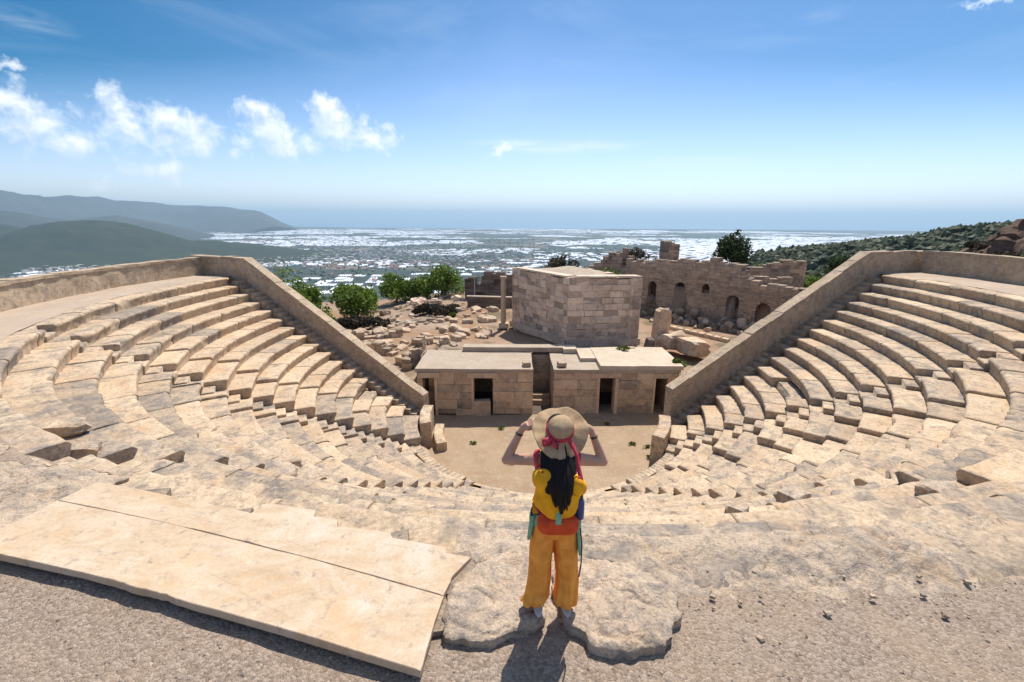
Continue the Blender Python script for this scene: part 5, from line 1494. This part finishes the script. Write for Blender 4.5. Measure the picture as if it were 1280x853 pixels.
w = bpy.data.worlds.new('World'); scene.world = w; w.use_nodes = True
nt = w.node_tree; bg = nt.nodes['Background']
sky = N(nt, 'ShaderNodeTexSky', sky_type='NISHITA'); sky.sun_disc = False; sky.sun_elevation = SUN_EL; sky.sun_rotation = SUN_AZ
sky.altitude = 300; sky.air_density = 1.0; sky.dust_density = .4; sky.ozone_density = 2.2
bg.inputs['Strength'].default_value = .148
def px_dir(x, y):
    f = 569.; r = (x-640)/f; u = (426.5-y)/f; a = .005
    p = math.atan((426.5-273)/f)
    r, u = r*math.cos(a)-u*math.sin(a), r*math.sin(a)+u*math.cos(a)
    d = Vector((r, math.cos(p)+u*math.sin(p), u*math.cos(p)-math.sin(p))).normalized()
    return math.degrees(math.atan2(d.x, d.y)), math.degrees(math.asin(d.z))
def build_clouds(sky_out):
    """cumulus over the bay as soft masses in the sky's own directions (azimuth, elevation)"""
    puffs = [  # x, y, rx, ry, strength  (bearings of each puff, read once from the photograph)
        (12, 128, 46, 34, 1.), (55, 150, 50, 34, 1.), (95, 178, 40, 28, 1.), (30, 165, 40, 26, .75),
        (140, 130, 26, 26, .9), (160, 155, 36, 34, .9), (165, 180, 30, 18, .7),
        (205, 150, 34, 28, 1.), (235, 165, 42, 34, 1.), (215, 180, 36, 20, .8), (262, 175, 20, 16, .6),
        (322, 140, 25, 24, 1.), (335, 165, 36, 34, 1.), (352, 188, 30, 18, 1.), (308, 180, 22, 18, .55),
        (405, 135, 28, 22, 1.), (420, 160, 46, 30, 1.05), (465, 174, 44, 20, 1.), (452, 148, 11, 16, .7), (390, 180, 30, 16, .55),
        (16, 80, 30, 14, .8), (200, 210, 50, 16, .62), (125, 228, 48, 12, .5), (627, 186, 15, 10, .95), (1240, 2, 60, 9, .7),
        (-30, 190, 40, 14, .7)]
    tc = N(nt, 'ShaderNodeTexCoord').outputs['Generated']
    sp = N(nt, 'ShaderNodeSeparateXYZ'); L(nt, tc, sp.inputs[0])
    az = mathn(nt, 'MULTIPLY', mathn(nt, 'ARCTAN2', sp.outputs[0], sp.outputs[1]), 180/PI)
    el = mathn(nt, 'MULTIPLY', mathn(nt, 'ARCSINE', sp.outputs[2]), 180/PI)
    cb = N(nt, 'ShaderNodeCombineXYZ'); L(nt, az, cb.inputs[0]); L(nt, el, cb.inputs[1])
    base = cb.outputs[0]
    def field(off):
        v = N(nt, 'ShaderNodeVectorMath', operation='ADD'); L(nt, base, v.inputs[0]); v.inputs[1].default_value = off
        nw = N(nt, 'ShaderNodeTexNoise'); nw.inputs['Scale'].default_value = .55; nw.inputs['Detail'].default_value = 7; nw.inputs['Roughness'].default_value = .6
        L(nt, v.outputs[0], nw.inputs['Vector'])
        wv = N(nt, 'ShaderNodeVectorMath', operation='SUBTRACT'); L(nt, nw.outputs['Color'], wv.inputs[0]); wv.inputs[1].default_value = (.5, .5, .5)
        ws = N(nt, 'ShaderNodeVectorMath', operation='SCALE'); L(nt, wv.outputs[0], ws.inputs[0]); ws.inputs['Scale'].default_value = 3.8
        pv = N(nt, 'ShaderNodeVectorMath', operation='ADD'); L(nt, v.outputs[0], pv.inputs[0]); L(nt, ws.outputs[0], pv.inputs[1])
        pv = pv.outputs[0]; acc = None
        for (x, y, rx, ry, s) in puffs:
            a0, e0 = px_dir(x, y); a1, e1 = px_dir(x+rx, y); a2, e2 = px_dir(x, y-ry)
            wa = max(.3, math.hypot(a1-a0, 0)); we = max(.3, e2-e0)
            q = N(nt, 'ShaderNodeVectorMath', operation='SUBTRACT'); L(nt, pv, q.inputs[0]); q.inputs[1].default_value = (a0, e0, 0)
            q2 = N(nt, 'ShaderNodeVectorMath', operation='MULTIPLY'); L(nt, q.outputs[0], q2.inputs[0]); q2.inputs[1].default_value = (1/wa, 1/we, 0)
            ln = N(nt, 'ShaderNodeVectorMath', operation='LENGTH'); L(nt, q2.outputs[0], ln.inputs[0])
            d = mathn(nt, 'MULTIPLY', mathn(nt, 'SUBTRACT', 1.02, ln.outputs['Value']), s)
            if acc is None: acc = d
            else:
                mx = N(nt, 'ShaderNodeMath', operation='SMOOTH_MAX'); mx.inputs[2].default_value = .25
                L(nt, acc, mx.inputs[0]); L(nt, d, mx.inputs[1]); acc = mx.outputs[0]
        n2 = noise_node(nt, v.outputs[0], .42, 11, .66, .3)
        return mathn(nt, 'ADD', acc, mathn(nt, 'MULTIPLY', mathn(nt, 'SUBTRACT', n2, .5), 2.3))
    sky_out = mixc(nt, 1., sky_out, mixc(nt, remap(nt, el, 30, 55), (.84, .81, .91), (1.4, 1.15, .95)), 'MULTIPLY')  # high sky above the view boosted and warmed, added fill for shaded stone
    top_el = mathn(nt, 'SUBTRACT', 20.5, mathn(nt, 'MULTIPLY', mathn(nt, 'ABSOLUTE', az), .19))
    ramp = mathn(nt, 'DIVIDE', mathn(nt, 'SUBTRACT', el, 3.), mathn(nt, 'SUBTRACT', top_el, 3.))
    ramp = mathn(nt, 'POWER', remap(nt, ramp, 0, 1, 0, 1), 1.35)
    t = mathn(nt, 'MULTIPLY', ramp, mathn(nt, 'MAXIMUM', remap(nt, az, -48, 0, 1.05, .60), remap(nt, az, 0, 48, .58, .70)))
    t = mathn(nt, 'MULTIPLY', t, remap(nt, el, 40, 62, 1, 0))
    sky_out = mixc(nt, t, sky_out, mixc(nt, 1., sky_out, (.0, .35, .48), 'MULTIPLY'))
    d0 = field((0, 0, 0)); d1 = field((.45, 1.1, 0))
    alpha = remap(nt, d0, .08, .85, 0, .90)
    shade = remap(nt, d1, .15, 1.15, 0, 1)
    cc = mixc(nt, shade, (6.4, 6.5, 6.7), (3.9, 4.6, 5.5))
    col = mixc(nt, alpha, sky_out, cc)
    # thin drawn-out streaks
    mp2 = N(nt, 'ShaderNodeMapping'); mp2.inputs['Scale'].default_value = (.16, 1.1, 1); L(nt, base, mp2.inputs['Vector'])
    sn = noise_node(nt, mp2.outputs[0], 1., 8, .65, .5)
    for (x, y, rx, ry, al) in ((705, 184, 105, 9, .62), (640, 180, 60, 7, .4), (870, 204, 130, 10, .26), (25, 26, 75, 20, .2), (1030, 20, 40, 10, .2), (300, 232, 160, 10, .22)):
        a0, e0 = px_dir(x, y); a1, e1 = px_dir(x+rx, y); a2, e2 = px_dir(x, y-ry)
        q = N(nt, 'ShaderNodeVectorMath', operation='SUBTRACT'); L(nt, base, q.inputs[0]); q.inputs[1].default_value = (a0, e0, 0)
        q2 = N(nt, 'ShaderNodeVectorMath', operation='MULTIPLY'); L(nt, q.outputs[0], q2.inputs[0]); q2.inputs[1].default_value = (1/(a1-a0), 1/(e2-e0), 0)
        ln = N(nt, 'ShaderNodeVectorMath', operation='LENGTH'); L(nt, q2.outputs[0], ln.inputs[0])
        m_ = mathn(nt, 'MULTIPLY', remap(nt, ln.outputs['Value'], .15, 1.1, 1, 0), remap(nt, sn, .36, .62, 0, al))
        col = mixc(nt, m_, col, (5.6, 5.9, 6.4))
    # thin cirrus veil
    mp = N(nt, 'ShaderNodeMapping'); mp.inputs['Scale'].default_value = (.035, .16, 1); mp.inputs['Rotation'].default_value = (0, 0, .12); L(nt, base, mp.inputs['Vector'])
    ci = remap(nt, noise_node(nt, mp.outputs[0], 1., 7, .6, .6), .50, .78, 0, .18)
    fade = mathn(nt, 'MULTIPLY', ci, remap(nt, el, 3, 9, 0, 1))
    return mixc(nt, fade, col, (4.4, 5.1, 5.9))

hsv = N(nt, 'ShaderNodeHueSaturation'); hsv.inputs['Saturation'].default_value = 1.03; L(nt, sky.outputs[0], hsv.inputs['Color'])
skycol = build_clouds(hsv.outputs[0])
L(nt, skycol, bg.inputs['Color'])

def build_haze():
    mb = MB(); zb, zt = -292., 640.
    mb.box((0, 10000, (zb+zt)/2), (132000, 110000, zt-zb))
    m = bpy.data.materials.new('haze'); m.use_nodes = True; n2 = m.node_tree
    for q in list(n2.nodes):
        if q.type != 'OUTPUT_MATERIAL': n2.nodes.remove(q)
    out = [q for q in n2.nodes if q.type == 'OUTPUT_MATERIAL'][0]
    pv = n2.nodes.new('ShaderNodeVolumePrincipled'); pv.inputs['Color'].default_value = (.60, .83, 1, 1); pv.inputs['Density'].default_value = 6.8e-5
    pv.inputs['Anisotropy'].default_value = .2
    L(n2, pv.outputs[0], out.inputs['Volume'])
    o = mb.build('haze', m, None, (0, 10000, zb)); tag(o, 'pale blue haze over the plain and the sea', 'haze', kind='stuff')
build_haze()

scene.view_settings.view_transform = 'Standard'; scene.view_settings.look = 'None'
scene.view_settings.exposure = 0.45; scene.view_settings.gamma = 1; scene.view_settings.use_curve_mapping = False
cy = scene.cycles
cy.use_denoising = True; cy.max_bounces = 8; cy.diffuse_bounces = 5; cy.volume_bounces = 0
cy.use_adaptive_sampling = True
